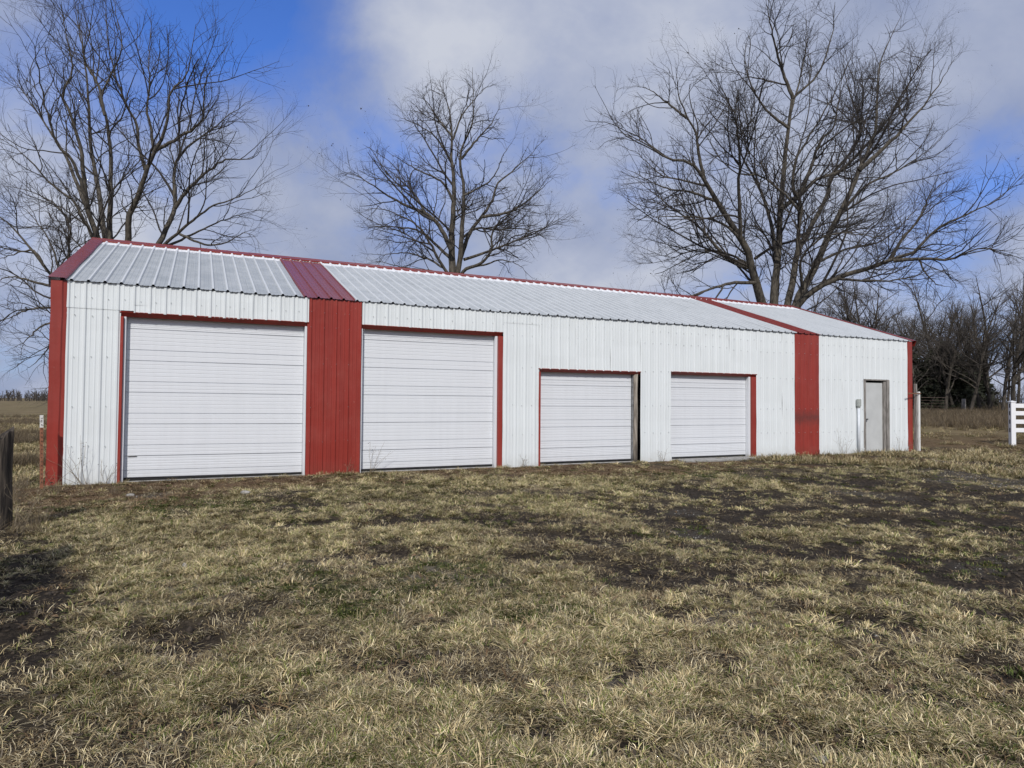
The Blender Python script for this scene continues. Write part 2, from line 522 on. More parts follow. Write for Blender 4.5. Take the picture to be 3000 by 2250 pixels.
# ------------------------------------------------------------------ ground
BARE_SHADE = [(6.3, -7.3, 0.5, 0.3), (9.6, -7.4, 0.7, 0.5), (8.9, -6.0, 0.6, 0.4), (3.6, -6.6, 0.45, 0.25), (4.9, -7.2, 0.35, 0.25), (3.0, -9.0, 0.22, 0.2), (2.0, -8.3, 0.2, 0.3), (3.6, -10.3, 0.2, 0.12), (5.0, -9.1, 0.25, 0.2), (6.9, -10.0, 0.3, 0.25), (7.51, -6.11, 1.1, 0.85), (7.16, -7.91, 1.35, 0.6), (7.87, -9.2, 0.55, 0.85), (5.56, -8.18, 0.72, 0.42), (5.82, -9.72, 0.30, 0.24), (4.07, -9.66, 0.16, 0.24), (5.73, -10.54, 0.16, 0.22), (3.29, -9.95, 0.16, 0.14), (4.37, -10.58, 0.45, 0.12), (0.89, -6.45, 0.35, 2.13), (3.15, -3.51, 0.55, 0.72), (4.24, -5.07, 0.46, 0.42), (2.29, -9.21, 0.18, 0.2), (5.23, -5.49, 0.5, 0.47), (11.07, -6.74, 1.3, 0.95), (14.81, -2.29, 0.75, 0.9), (9.4, -4.6, 1.2, 0.9), (12.4, -4.4, 1.2, 0.8), (24.4, 0.1, 3.2, 1.5), (6.0, -6.9, 0.8, 0.35), (10.3, -8.2, 0.8, 0.6), (2.9, -4.9, 0.5, 0.3), (13.5, -6.4, 1.5, 0.7)]  # bare soil; right-bank and long lower-left ellipses paint shade as dark soil
MOSS = [(4.04, -8.59, 0.45, 0.36), (2.69, -7.32, 0.36, 0.42), (3.01, -7.84, 0.3, 0.36), (2.0, -2.93, 0.8, 0.75), (4.91, -2.08, 1.0, 0.55), (8.24, -1.53, 0.45, 0.45), (11.0, -2.29, 1.1, 0.7), (3.89, -7.56, 0.5, 0.5), (-0.53, 1.36, 0.5, 1.3), (0.72, -2.69, 0.3, 0.5), (-1.2, 2.6, 1.0, 1.4)]
GREY = [(2.06, -7.1, 0.38, 0.42), (3.82, -7.57, 0.32, 0.3), (3.77, -9.69, 0.2, 0.22), (5.24, -9.21, 0.25, 0.18)]
LITT_SHADE = [(0.62, -1.35, 2.0, 1.6), (2.6, -0.9, 1.8, 1.0), (9.5, -0.6, 3.0, 0.8), (7.65, -0.5, 3.0, 0.95), (3.75, -0.88, 1.3, 0.7), (16.98, -1.05, 2.9, 0.9), (27.0, 1.5, 4.0, 5.5), (12.5, -0.5, 3.0, 0.5)]  # brown litter; the right-bank ellipse also paints in a shadow band
GRAV = [(8.22, -9.03, 0.22, 0.22), (8.77, -9.02, 0.2, 0.18), (7.44, -9.49, 0.16, 0.12), (7.22, -6.82, 0.32, 0.22), (11.35, -5.37, 0.65, 0.38), (5.8, -9.73, 0.13, 0.08), (15.57, -5.05, 1.1, 1.6), (7.8, -5.67, 0.22, 0.2), (4.31, -10.63, 0.06, 0.05), (1.49, -1.52, 0.32, 0.32), (9.02, -8.01, 0.18, 0.15), (6.81, -6.85, 0.3, 0.16), (18.5, -3.2, 1.5, 0.8)]


def patch(lst, x, y, soft=0.45):
    """1 inside the ellipses (long axes across / along the line of sight), noise-edged"""
    x = np.asarray(x, float); y = np.asarray(y, float)
    w = np.zeros_like(x)
    wob = (fbm(x * 1.6, y * 1.6, 31) - 0.5) * 1.3 + (fbm(x * 7, y * 7, 35, 3) - 0.5) * 0.8
    for cx, cy, a, b in lst:
        v = np.array([cx - CAM[0], cy - CAM[1]]); v /= np.linalg.norm(v)
        dx, dy = x - cx, y - cy
        p = (dx * v[1] - dy * v[0]) / a
        q = (dx * v[0] + dy * v[1]) / b
        w = np.maximum(w, 1 - sstep(1 - soft, 1 + soft, np.sqrt(p * p + q * q) + wob))
    return w


def ground_z(x, y):
    x = np.asarray(x, float); y = np.asarray(y, float)
    d = np.hypot(x - CAM[0], y - CAM[1])
    rise = 0.0295 * np.maximum(0, x - 20.0) * sstep(19, 27, x)
    rise = np.where(rise > 1.55, 1.55 + (rise - 1.55) * 0.05, rise)
    z = rise * sstep(-60, -10, y)
    nb = 1 - sstep(4, 14, d)
    foot = sstep(0.2, 1.6, -y) + sstep(-0.3, -1.5, x) + sstep(21.4, 22.6, x) + sstep(9, 10.5, y)
    foot = np.clip(foot, 0, 1)
    z = z + foot * ((fbm(x * 0.35, y * 0.35, 3) - 0.5) * 0.10 + (fbm(x * 1.4, y * 1.4, 5) - 0.5) * 0.07)
    z = z + foot * nb * (fbm(x * 5, y * 5, 9) - 0.5) * 0.035
    z = z - 0.035 * patch(BARE_SHADE, x, y) * foot
    # wheel rut of the farm track on the right
    lt = (x - 15.0) * 0.26 - (y + 5.6) * 0.966 + 1.6 * np.sin((x - 15) * 0.05)
    z = z - 0.10 * np.exp(-(lt / 0.55) ** 2) * sstep(11, 17, x)
    far = np.clip((d - 60) / 400, 0, 1)
    return z + far * 3.0 * (fbm(x * 0.006, y * 0.006, 21) - 0.42)


def gz(x, y):
    return float(ground_z(np.array([x]), np.array([y]))[0])


def axis(lo, hi, step, far_lo, far_hi, g=1.16):
    mid = list(np.arange(lo, hi + 1e-6, step))
    a, s, out = lo, step, []
    while a > far_lo:
        s *= g; a -= s; out.append(a)
    b, s, out2 = hi, step, []
    while b < far_hi:
        s *= g; b += s; out2.append(b)
    return np.array(out[::-1] + mid + out2)


def build_ground():
    xs = axis(-2.0, 16.0, 0.085, -900, 900)
    ys = axis(-12.2, 0.6, 0.085, -600, 1300)
    X, Y = np.meshgrid(xs, ys)
    Z = ground_z(X, Y)
    nx, ny = len(xs), len(ys)
    V = np.stack([X.ravel(), Y.ravel(), Z.ravel()], 1)
    i = np.arange(nx * ny).reshape(ny, nx)
    F = np.stack([i[:-1, :-1].ravel(), i[:-1, 1:].ravel(), i[1:, 1:].ravel(), i[1:, :-1].ravel()], 1)
    me = np_mesh('ground', V, F, True)
    for nm, lst in (('bare', BARE_SHADE), ('moss', MOSS), ('litter', LITT_SHADE), ('gravel', GRAV), ('grey', GREY)):  # bare and litter include the painted shade ellipses
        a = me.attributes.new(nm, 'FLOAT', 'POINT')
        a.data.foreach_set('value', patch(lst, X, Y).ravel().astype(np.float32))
    m, n, l, b = mat_new('winter_ground')
    tc = N(n, 'ShaderNodeTexCoord')
    P = tc.outputs['Object']

    def noise(scale, detail=6.0, rough=0.65, st=None):
        t = N(n, 'ShaderNodeTexNoise', inp={'Scale': scale, 'Detail': detail, 'Roughness': rough})
        if st:
            mp = N(n, 'ShaderNodeMapping'); mp.inputs['Scale'].default_value = st
            l.new(P, mp.inputs[0]); l.new(mp.outputs[0], t.inputs['Vector'])
        else:
            l.new(P, t.inputs['Vector'])
        return t.outputs['Fac']

    def mix(f, a, bb):
        mx = N(n, 'ShaderNodeMix', data_type='RGBA')
        if f is not None: l.new(f, mx.inputs['Factor'])
        for s, v in (('A', a), ('B', bb)):
            if isinstance(v, tuple): mx.inputs[s].default_value = (*v, 1)
            else: l.new(v, mx.inputs[s])
        return mx.outputs['Result']

    def attr(nm):
        return N(n, 'ShaderNodeAttribute', attribute_name=nm).outputs['Fac']

    def rmp(f, pts):
        r = ramp(n, pts); l.new(f, r.inputs[0]); return r.outputs[0]

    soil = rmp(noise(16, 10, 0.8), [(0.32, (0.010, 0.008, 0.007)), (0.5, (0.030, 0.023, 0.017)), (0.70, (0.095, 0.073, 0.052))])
    thatch = rmp(noise(30, 8, 0.8), [(0.30, (0.045, 0.034, 0.020)), (0.5, (0.14, 0.11, 0.062)), (0.7, (0.28, 0.225, 0.13))])
    far = rmp(noise(0.35, 10, 0.72), [(0.32, (0.09, 0.066, 0.035)), (0.5, (0.165, 0.125, 0.066)), (0.66, (0.235, 0.185, 0.10))])
    farg = rmp(noise(0.12, 6, 0.6, (1, 2.2, 1)), [(0.52, (0, 0, 0)), (0.70, (0.6, 0.6, 0.6))])
    far = mix(farg, far, (0.09, 0.105, 0.035))
    near = mix(rmp(noise(3.0, 6), [(0.42, (0.04,) * 3), (0.66, (0.5,) * 3)]), soil, thatch)
    near = mix(attr('bare'), near, soil)  # soil tone, painted shade patches included
    moss = rmp(noise(22, 8, 0.75), [(0.32, (0.02, 0.021, 0.01)), (0.52, (0.05, 0.06, 0.018)), (0.7, (0.10, 0.11, 0.035))])
    mf = N(n, 'ShaderNodeMath', operation='MULTIPLY', inp={1: 0.7}); l.new(attr('moss'), mf.inputs[0])
    near = mix(mf.outputs[0], near, moss)
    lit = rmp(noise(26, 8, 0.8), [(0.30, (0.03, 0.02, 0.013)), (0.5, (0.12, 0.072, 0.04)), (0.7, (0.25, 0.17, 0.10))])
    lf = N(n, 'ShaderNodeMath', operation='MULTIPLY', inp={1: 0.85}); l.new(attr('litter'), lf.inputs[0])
    near = mix(lf.outputs[0], near, lit)  # litter tone, painted shadow band included
    gry = rmp(noise(26, 8, 0.8), [(0.3, (0.06, 0.05, 0.04)), (0.65, (0.24, 0.21, 0.17))])
    near = mix(attr('grey'), near, gry)
    grv = rmp(noise(48, 6, 0.8), [(0.38, (0.03, 0.025, 0.02)), (0.55, (0.075, 0.065, 0.052)), (0.72, (0.24, 0.22, 0.19))])
    gf = N(n, 'ShaderNodeMath', operation='MULTIPLY', inp={1: 0.75}); l.new(attr('gravel'), gf.inputs[0])
    near = mix(gf.outputs[0], near, grv)
    # distance from the yard: grass cover takes over beyond it
    dist = N(n, 'ShaderNodeVectorMath', operation='DISTANCE'); dist.inputs[1].default_value = (9, -3, 0)
    l.new(P, dist.inputs[0])
    mr = N(n, 'ShaderNodeMapRange', inp={1: 12.0, 2: 24.0}); l.new(dist.outputs['Value'], mr.inputs[0])
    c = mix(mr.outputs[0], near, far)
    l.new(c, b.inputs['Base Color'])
    b.inputs['Roughness'].default_value = 0.95
    b.inputs['Specular IOR Level'].default_value = 0.15
    bp = N(n, 'ShaderNodeBump', inp={'Strength': 0.9, 'Distance': 0.03})
    l.new(noise(40, 8, 0.75), bp.inputs['Height'])
    l.new(bp.outputs[0], b.inputs['Normal'])
    o = new_obj('ground', me, None, m)
    tag(o, 'patchy winter ground of soil, moss and thatch running out to the fields', 'ground', kind='structure')


build_ground()


# ------------------------------------------------------------------ barn
barn = empty('barn', (0, 0, 0))
tag(barn, 'long white and red metal pole barn with four overhead doors', 'barn')
L, H = 21.13, 3.27
PITCH_A = math.atan2(ROOF_Z1 - ROOF_Z0, ROOF_W)


def rib_profile(x0, x1, phase, major=0.019, minor=0.005, pitch=0.2286):
    """list of (x, height) of ag-panel ribs between x0 and x1"""
    pts = []
    k0 = math.floor((x0 - phase) / pitch) - 1
    k1 = math.ceil((x1 - phase) / pitch) + 1
    for k in range(k0, k1 + 1):
        c = phase + k * pitch
        pts += [(c - 0.030, 0), (c - 0.012, major), (c + 0.012, major), (c + 0.030, 0)]
        for q in (0.0762, 0.1524):
            e = c + q
            pts += [(e - 0.013, 0), (e - 0.006, minor), (e + 0.006, minor), (e + 0.013, 0)]
    pts.sort()
    xs = np.array([p[0] for p in pts]); hs = np.array([p[1] for p in pts])
    out = [(x0, float(np.interp(x0, xs, hs)))]
    out += [(x, h) for x, h in pts if x0 + 0.002 < x < x1 - 0.002]
    out.append((x1, float(np.interp(x1, xs, hs))))
    return out


def wall_panel(x0, x1, z0, z1, mat='white', phase=None, out=0.0, parent=barn, name='wall_panel', z0b=None, seed=0, rows=7):
    """ribbed sheet on the front wall, outside face towards -y; lower edge may slope (z0 -> z0b)"""
    pr = rib_profile(x0, x1, x0 + 0.012 if phase is None else phase)
    n = len(pr)
    V, F = [], []
    rs = random.Random(seed + int(x0 * 100))
    ph = rs.random() * 10
    for r in range(rows + 1):
        t = r / rows
        for x, h in pr:
            u = (x - x0) / (x1 - x0)
            zb = z0 if z0b is None else z0 + (z0b - z0) * u
            z = zb + (z1 - zb) * t
            wob = 0.004 * math.sin(3.1 * z + ph + 2.0 * u) + 0.003 * math.sin(7.3 * z + 2 * ph)
            V.append((x, -0.02 - out - h + wob, z))
    for r in range(rows):
        for i in range(n - 1):
            F.append((r * n + i, r * n + i + 1, r * n + n + i + 1, r * n + n + i))
    me = bpy.data.meshes.new(name)
    me.from_pydata(V, [], F)
    me.update()
    return new_obj(name, me, parent, M[mat])


PH = 0.155   # rib phase of the left stretch
TOP = H - 0.012
# left corner: lower sheet, upper sheets lap over it
wall_panel(0.12, 0.885, -0.035, 2.90, phase=PH, z0b=-0.05)
for a, b_, zb in ((0.12, 1.07, 2.83), (1.07, 1.985, 2.80), (1.985, 2.90, 2.795), (2.90, 3.865, 2.805)):
    wall_panel(a, b_, zb, TOP, phase=PH, out=0.006, rows=3)
wall_panel(1.075, 1.33, 2.93, 3.10, phase=PH, out=0.012, rows=1, name='patch_panel')
# red stripe by the first door: lower and upper sheet
wall_panel(3.84, 4.835, 0.60, TOP, 'red', phase=3.90)
wall_panel(3.842, 4.833, -0.05, 0.63, 'red', phase=3.90, out=0.005, rows=2)
for a, b_, zb in ((4.845, 5.76, 2.825), (5.76, 6.675, 2.82), (6.675, 7.59, 2.83), (7.59, 7.80, 2.835)):
    wall_panel(a, b_, zb, TOP, phase=4.87, out=0.004, rows=3)
wall_panel(7.80, 8.66, -0.06, 3.06, phase=7.87, z0b=-0.04)
wall_panel(7.80, 8.66, 3.035, TOP, phase=7.87, out=0.005, rows=1)
for a, b_ in ((8.66, 9.575), (9.575, 10.49), (10.49, 11.33)):
    wall_panel(a, b_, 2.09, TOP, phase=8.70, rows=4)
wall_panel(11.33, 12.215, 0.0, TOP, phase=11.36)
wall_panel(11.34, 12.235, -0.06, 0.145, phase=11.36, out=0.012, rows=1, name='skirt_panel')
for a, b_ in ((12.215, 13.13), (13.13, 14.045), (14.045, 14.96)):
    wall_panel(a, b_, 2.125, TOP, phase=12.26, rows=4)
wall_panel(14.96, 15.875, 0.0, TOP, phase=15.0)
wall_panel(15.875, 16.335, 0.0, TOP, phase=15.0)
wall_panel(16.335, 17.255, 0.02, TOP, 'redsmudge', phase=16.38, out=0.003)
wall_panel(17.255, 18.17, 0.0, TOP, phase=17.3)
wall_panel(18.17, 19.05, 0.0, TOP, phase=17.3)
wall_panel(19.05, 20.16, 2.10, TOP, phase=17.3, rows=4)
wall_panel(20.16, 21.02, 0.0, TOP, phase=17.3)
for a, b_, mt in ((14.965, 16.33, 'white'), (16.337, 17.25, 'red'), (17.26, 19.045, 'white'), (20.165, 21.0, 'white')):
    wall_panel(a, b_, -0.04, 0.15, mt, phase=15.0 if a < 17 else 17.3, out=0.014, rows=1, name='skirt_panel')


def sheet_wall(name, fn, a0, a1, zfun, mat):
    pr = rib_profile(a0, a1, a0)
    V, F = [], []
    for x, h in pr:
        V.append(fn(x, h, 0.0)); V.append(fn(x, h, zfun(x)))
    for i in range(len(pr) - 1):
        F.append((2 * i, 2 * i + 2, 2 * i + 3, 2 * i + 1))
    me = bpy.data.meshes.new(name); me.from_pydata(V, [], F); me.update()
    return new_obj(name, me, barn, M[mat])


gab = lambda y: min(ROOF_Z0 + (ROOF_Z1 - ROOF_Z0) * (1 - abs(y - ROOF_W) / ROOF_W), 99) - 0.02
sheet_wall('gable_wall', lambda a, h, z: (0.02 - h, a, z), 0.0, 2 * ROOF_W, gab, 'white')
sheet_wall('gable_wall', lambda a, h, z: (L - 0.02 + h, a, z), 0.0, 2 * ROOF_W, gab, 'white')
sheet_wall('back_wall', lambda a, h, z: (a, 2 * ROOF_W + 0.02 + h, z), 0.02, L - 0.02, lambda x: H - 0.012, 'white')


# roof sheets
def roof_panel(x0, x1, mat, phase, side=1, top=1.0, lift=0.0, name='roof_panel', low=0.0, seed=0):
    pr = rib_profile(x0, x1, phase, major=0.029, minor=0.004)
    rows = 8
    V, F = [], []
    over = 0.06
    ca, sa = math.cos(PITCH_A), math.sin(PITCH_A)
    slope = ROOF_W / ca
    rs = random.Random(int(x0 * 77) + seed)
    ph = rs.random() * 6
    for r in range(rows + 1):
        t = low + (top - low) * r / rows
        d = -over + (slope + over) * t
        for x, h in pr:
            hh = 0.012 + lift + h + 0.003 * math.sin(d * 2.3 + ph + x * 1.7)
            if r == 0:
                hh += 0.004 * math.sin(x * 5.1 + ph)
            y = d * ca - hh * sa
            z = ROOF_Z0 + d * sa + hh * ca
            V.append((x, y if side > 0 else 2 * ROOF_W - y, z))
    n = len(pr)
    for r in range(rows):
        for i in range(n - 1):
            q = (r * n + i, r * n + i + 1, r * n + n + i + 1, r * n + n + i)
            F.append(q if side > 0 else q[::-1])
    me = bpy.data.meshes.new(name); me.from_pydata(V, [], F); me.update()
    at_ = me.attributes.new('rib', 'FLOAT', 'POINT')
    at_.data.foreach_set('value', np.tile(np.array([1.0 if h > 0.012 else 0.0 for _, h in pr], np.float32), rows + 1))
    return new_obj(name, me, barn, M[mat])


edges = [0.09, 1.005, 1.92, 2.835, 3.76]
for a, b_ in zip(edges[:-1], edges[1:]):
    roof_panel(a, b_, 'roof_old', 0.20)
RA, RB = 3.76, 4.70
roof_panel(RA, RB, 'strip', 3.80, low=0.88, lift=-0.004)
roof_panel(RA, RB, 'redroof', 3.80, top=0.945, lift=0.003)
nn = 13
for k in range(nn):
    a = RB + (16.38 - RB) * k / nn
    roof_panel(a, RB + (16.38 - RB) * (k + 1) / nn, 'roof_new', 4.74)
roof_panel(16.38, 17.30, 'strip', 16.42, low=0.90, lift=-0.004)
roof_panel(16.38, 17.30, 'redroof', 16.42, top=0.955, lift=0.003)
for k in range(4):
    a = 17.30 + (21.22 - 17.30) * k / 4
    roof_panel(a, 17.30 + (21.22 - 17.30) * (k + 1) / 4, 'roof_new', 17.34)
for k in range(8):
    a = 0.02 + (21.2 - 0.02) * k / 8
    roof_panel(a, 0.02 + 21.18 * (k + 1) / 8, 'roof_new', 0.2, side=-1)

# ridge cap: two legs with turned-down lips, laid in lengths
ca, sa = math.cos(PITCH_A), math.sin(PITCH_A)
rc = []
for s in (-1, 1):
    leg = [(0.19, 0.006), (0.185, 0.042), (0.02, 0.048), (0.0, 0.058)]
    pts = [(ROOF_W + s * d * ca, ROOF_Z1 - d * sa + h + 0.012) for d, h in leg]
    rc += pts if s < 0 else pts[::-1][1:]
cuts = [-0.10, 3.1, 6.2, 9.3, 12.4, 15.5, 18.6, 21.30]
for i, (a, b_) in enumerate(zip(cuts[:-1], cuts[1:])):
    dz = 0.004 * (i % 2)
    MB().prism([(p, q + dz) for p, q in rc], 'x', a, b_ + (0.06 if i < len(cuts) - 2 else 0), 6).build('ridge_cap', M['redroof'], barn)


# rake trims on the gable edges
def rake(x_in, x_out, t0, t1, lift):
    slope = ROOF_W / ca
    V, F = [], []
    ts = np.linspace(t0, t1, 8)
    sg = 1 if x_out < x_in else -1
    for t in ts:
        d = -0.10 + (slope + 0.10) * t
        y, z = d * ca, ROOF_Z0 + d * sa
        w = 0.008 * math.sin(d * 3)
        for x, h in ((x_in, 0.030 + lift), (x_in - sg * 0.02, 0.048 + lift), (x_out, 0.050 + lift), (x_out, -0.13)):
            V.append((x + w * (x != x_out) * sg * 0.6, y - h * sa, z + h * ca))
    for i in range(len(ts) - 1):
        for k in range(3):
            q = (i * 4 + k, i * 4 + k + 1, i * 4 + 5 + k, i * 4 + 4 + k)
            F.append(q if sg < 0 else q[::-1])
    me = bpy.data.meshes.new('rake_trim'); me.from_pydata(V, [], F); me.update()
    return new_obj('rake_trim', me, barn, M['redroof'])


rake(0.135, -0.10, 0.0, 0.52, 0.004)
rake(0.130, -0.10, 0.51, 0.995, 0.0)
rake(21.16, 21.30, 0.0, 0.995, 0.0)

# corner trims
def corner(x_face0, x_face1, side, z0, z1, wob):
    V, F = [], []
    zs = np.linspace(z0, z1, 22)
    prof = ([(x_face0, 0.22), (x_face0, -0.062), (x_face1 - 0.075, -0.064), (x_face1 - 0.055, -0.046), (x_face1 - 0.01, -0.040), (x_face1, -0.02)] if side < 0
            else [(x_face0, -0.02), (x_face0 + 0.01, -0.046), (x_face0 + 0.03, -0.058), (x_face1, -0.056), (x_face1, 0.2)])
    for i, z in enumerate(zs):
        o = wob * (math.sin(z * 5.1) * 0.5 + math.sin(z * 11.7 + 1) * 0.35)
        fl = 0.018 * max(0, 0.4 - z)          # flared foot
        for x, y in prof:
            V.append((x + o - fl, y + o * 0.6 * (y < 0) - fl, z))
    n = len(prof)
    for i in range(len(zs) - 1):
        for k in range(n - 1):
            F.append((i * n + k, i * n + k + 1, i * n + n + k + 1, i * n + n + k))
    me = bpy.data.meshes.new('corner_trim'); me.from_pydata(V, [], F); me.update()
    return new_obj('corner_trim', me, barn, M['red'])


corner(-0.075, 0.155, -1, -0.05, 0.60, 0.003)
corner(-0.072, 0.152, -1, 0.57, 3.25, 0.006)
corner(21.0, 21.175, 1, -0.04, 3.25, 0.002)

# soffit board / eave purlin; near-black sheet behind stands in for the unlit inside
MB().box(0.1, L - 0.1, 0.02, 0.06, 3.02, 3.20).build('eave_purlin', M['greywood'], barn)
MB().box(0.1, L - 0.1, 0.5, 0.54, 0.0, 3.2).build('dark_backing', M['dark'], barn)


def strip(x0, x1, y0, y1, z0, z1, name, mat, b=0.0, lean=None):
    return MB().box(x0, x1, y0, y1, z0, z1, b).build(name, M[mat], barn)


DOOR_Y = 0.125


def section_profile(h, kind):
    """depth profile of one door section from bottom to top: two heavy joints and fine beads"""
    g = 0.34 * h
    pts = [(0.0, 0.014), (0.009, 0.013), (0.011, 0.0)]

    def bead(z, w=0.008, dep=0.0032):
        return [(z, 0.0), (z + 0.003, dep), (z + w, dep), (z + w + 0.006, 0.0)]
    if kind:
        pts += bead(g * 0.30) + bead(g * 0.62)
    else:
        pts += bead(g * 0.45)
    pts += [(g - 0.006, 0.0), (g - 0.004, 0.011), (g + 0.006, 0.011), (g + 0.009, 0.0)]
    rest = h - g
    for q in (0.24, 0.42, 0.60, 0.80):
        pts += bead(g + rest * q)
    pts += [(h - 0.003, 0.0), (h, 0.016)]
    return pts


def overhead_door(x0, x1, z0, z1, hsec, tilt, offset, label):
    back = MB().box(x0 + 0.004, x1 - 0.004, DOOR_Y + 0.020, DOOR_Y + 0.05, z0 + 0.01, z1 - 0.01).build('overhead_door', M['door'], barn)
    back['label'] = label
    z = z0
    i = 0
    while z < z1 - 0.02:
        h = hsec if z + hsec < z1 else z1 - z
        if i == 0:
            h = offset
        prof = section_profile(min(hsec, max(h, 0.1)), i % 2)
        if h < hsec - 1e-3:
            prof = [(q, d) for q, d in prof if q < h - 0.004] + [(h, 0.0)]
        V, F = [], []
        nx = 9
        rs = random.Random(int(x0 * 10) + i)
        ph = rs.random() * 6
        for k in range(nx + 1):
            t = k / nx
            x = x0 + (x1 - x0) * t
            for q, d in prof:
                sag = tilt * (t - 0.5) * (1 - (z - z0) / (z1 - z0))
                V.append((x, DOOR_Y + d + 0.0025 * math.sin(t * 5 + ph) + 0.002 * math.sin(ph * 3 + t * 11), z + q + sag))
        n = len(prof)
        for k in range(nx):
            for j in range(n - 1):
                F.append((k * n + j, k * n + n + j, k * n + n + j + 1, k * n + j + 1))
        me = bpy.data.meshes.new('door_section'); me.from_pydata(V, [], F); me.update()
        new_obj('door_section', me, back, M['door'])
        z += h
        i += 1
    sl = MB().box(x0, x1, DOOR_Y + 0.004, DOOR_Y + 0.04, z0 - 0.035, z0 - 0.003).build('bottom_seal', M['dark'], back)
    return back


def header(x0, x1, z0, z1, name='header_trim'):
    # face, drip lip and soffit leg back to the door
    pr = [(DOOR_Y - 0.015, z0 + 0.004), (0.030, z0), (-0.034, z1 - 0.014), (-0.038, z1 - 0.008), (-0.026, z1)]
    MB().prism(pr[::-1], 'x', x0, x1, 5).build(name, M['red'], barn)


# first (largest, leftmost) door
overhead_door(0.965, 3.80, 0.055, 2.80, 0.533, -0.02, 0.36, 'tallest and widest overhead door, nearest the left corner')
header(0.87, 3.865, 2.735, 2.815)
strip(0.882, 0.925, -0.03, DOOR_Y - 0.01, -0.02, 2.735, 'jamb_trim', 'red', 0.004)
strip(0.927, 0.962, 0.02, DOOR_Y + 0.03, 0.0, 2.735, 'door_stop', 'door', 0.004)
strip(3.803, 3.842, 0.0, DOOR_Y + 0.03, -0.04, 2.735, 'door_stop', 'door', 0.004)
strip(0.90, 3.84, DOOR_Y - 0.03, DOOR_Y + 0.2, -0.12, 0.012, 'threshold', 'concrete', 0.01)
MB().box(1.02, 1.15, DOOR_Y - 0.012, DOOR_Y - 0.004, 0.415, 0.435).build('lift_handle', M['steel'], barn)
# second door
overhead_door(4.87, 7.64, 0.06, 2.80, 0.533, 0.0, 0.36, 'second overhead door, right of the wide red stripe')
header(4.845, 7.785, 2.75, 2.83)
strip(7.700, 7.798, -0.03, DOOR_Y - 0.01, -0.03, 2.75, 'jamb_trim', 'red', 0.004)
strip(7.645, 7.697, 0.03, DOOR_Y + 0.03, 0.0, 2.75, 'door_stop', 'door', 0.004)
strip(4.838, 4.866, 0.0, DOOR_Y + 0.03, 0.0, 2.75, 'door_stop', 'door', 0.004)
strip(4.86, 7.70, DOOR_Y - 0.03, DOOR_Y + 0.2, -0.12, 0.02, 'threshold', 'concrete', 0.01)
# third door
overhead_door(8.705, 11.165, 0.065, 2.08, 0.46, 0.0, 0.30, 'low overhead door with a bare timber jamb on its right')
header(8.64, 11.335, 2.03, 2.105)
strip(8.655, 8.700, -0.03, DOOR_Y - 0.01, -0.03, 2.03, 'jamb_trim', 'red', 0.004)
MB().tube([(11.245, 0.07, -0.05), (11.238, 0.065, 0.5), (11.25, 0.07, 1.1), (11.243, 0.066, 1.6), (11.25, 0.07, 2.06)], [0.062, 0.057, 0.06, 0.055, 0.06], 12).build('jamb_post', M['jambwood'], barn, True)
strip(11.172, 11.195, 0.06, DOOR_Y + 0.03, 0.0, 2.03, 'door_track', 'steel', 0.003)
strip(8.66, 11.30, DOOR_Y - 0.03, DOOR_Y + 0.2, -0.12, 0.02, 'threshold', 'concrete', 0.01)
# fourth door
overhead_door(12.235, 14.735, 0.07, 2.11, 0.46, 0.0, 0.30, 'smallest-looking overhead door, nearest the narrow red stripe')
header(12.215, 14.975, 2.06, 2.135)
strip(14.74, 14.80, 0.02, DOOR_Y + 0.03, 0.0, 2.06, 'door_stop', 'door', 0.004)
strip(14.805, 14.955, -0.028, DOOR_Y - 0.01, -0.02, 2.06, 'jamb_trim', 'red', 0.004)
strip(12.22, 14.90, DOOR_Y - 0.05, DOOR_Y + 0.2, -0.12, 0.03, 'threshold', 'concrete', 0.01)

# walk-in door with weathered frame
wd = MB().box(19.15, 19.935, 0.03, 0.07, 0.035, 2.0, 0.003).build('walk_in_door', M['greydoor'], barn)
wd['label'] = 'plain grey walk-in door by the right corner'
MB().tube([(19.215, 0.03, 0.96), (19.215, 0.0, 0.96), (19.215, -0.012, 0.96), (19.215, -0.03, 0.96), (19.215, -0.036, 0.96)], [0.012, 0.012, 0.03, 0.03, 0.015], 10).build('door_knob', M['steel'], wd, True)
strip(19.055, 19.145, -0.035, 0.08, -0.03, 2.06, 'frame_board', 'greywood', 0.006)
strip(19.94, 20.03, -0.02, 0.08, -0.03, 2.04, 'frame_board', 'greywood', 0.006)
strip(20.045, 20.155, -0.045, 0.03, -0.04, 2.09, 'frame_board', 'greywood', 0.006)
strip(19.06, 20.15, -0.03, 0.06, 2.062, 2.10, 'frame_board', 'greywood', 0.004)
strip(19.147, 19.938, 0.0, 0.1, -0.06, 0.028, 'threshold', 'concrete', 0.01)
# conduit riser with its box, strapped to the wall
cp = MB().tube([(18.76, -0.085, -0.06), (18.76, -0.085, 1.36)], 0.036, 14).build('conduit_pipe', M['pipe'], barn, True)
MB().box(18.705, 18.815, -0.14, -0.045, 1.32, 1.53, 0.015).build('junction_box', M['boxgrey'], cp)
MB().tube([(18.76, -0.085, 1.28), (18.76, -0.085, 1.325)], 0.044, 14).build('conduit_collar', M['boxgrey'], cp, True)

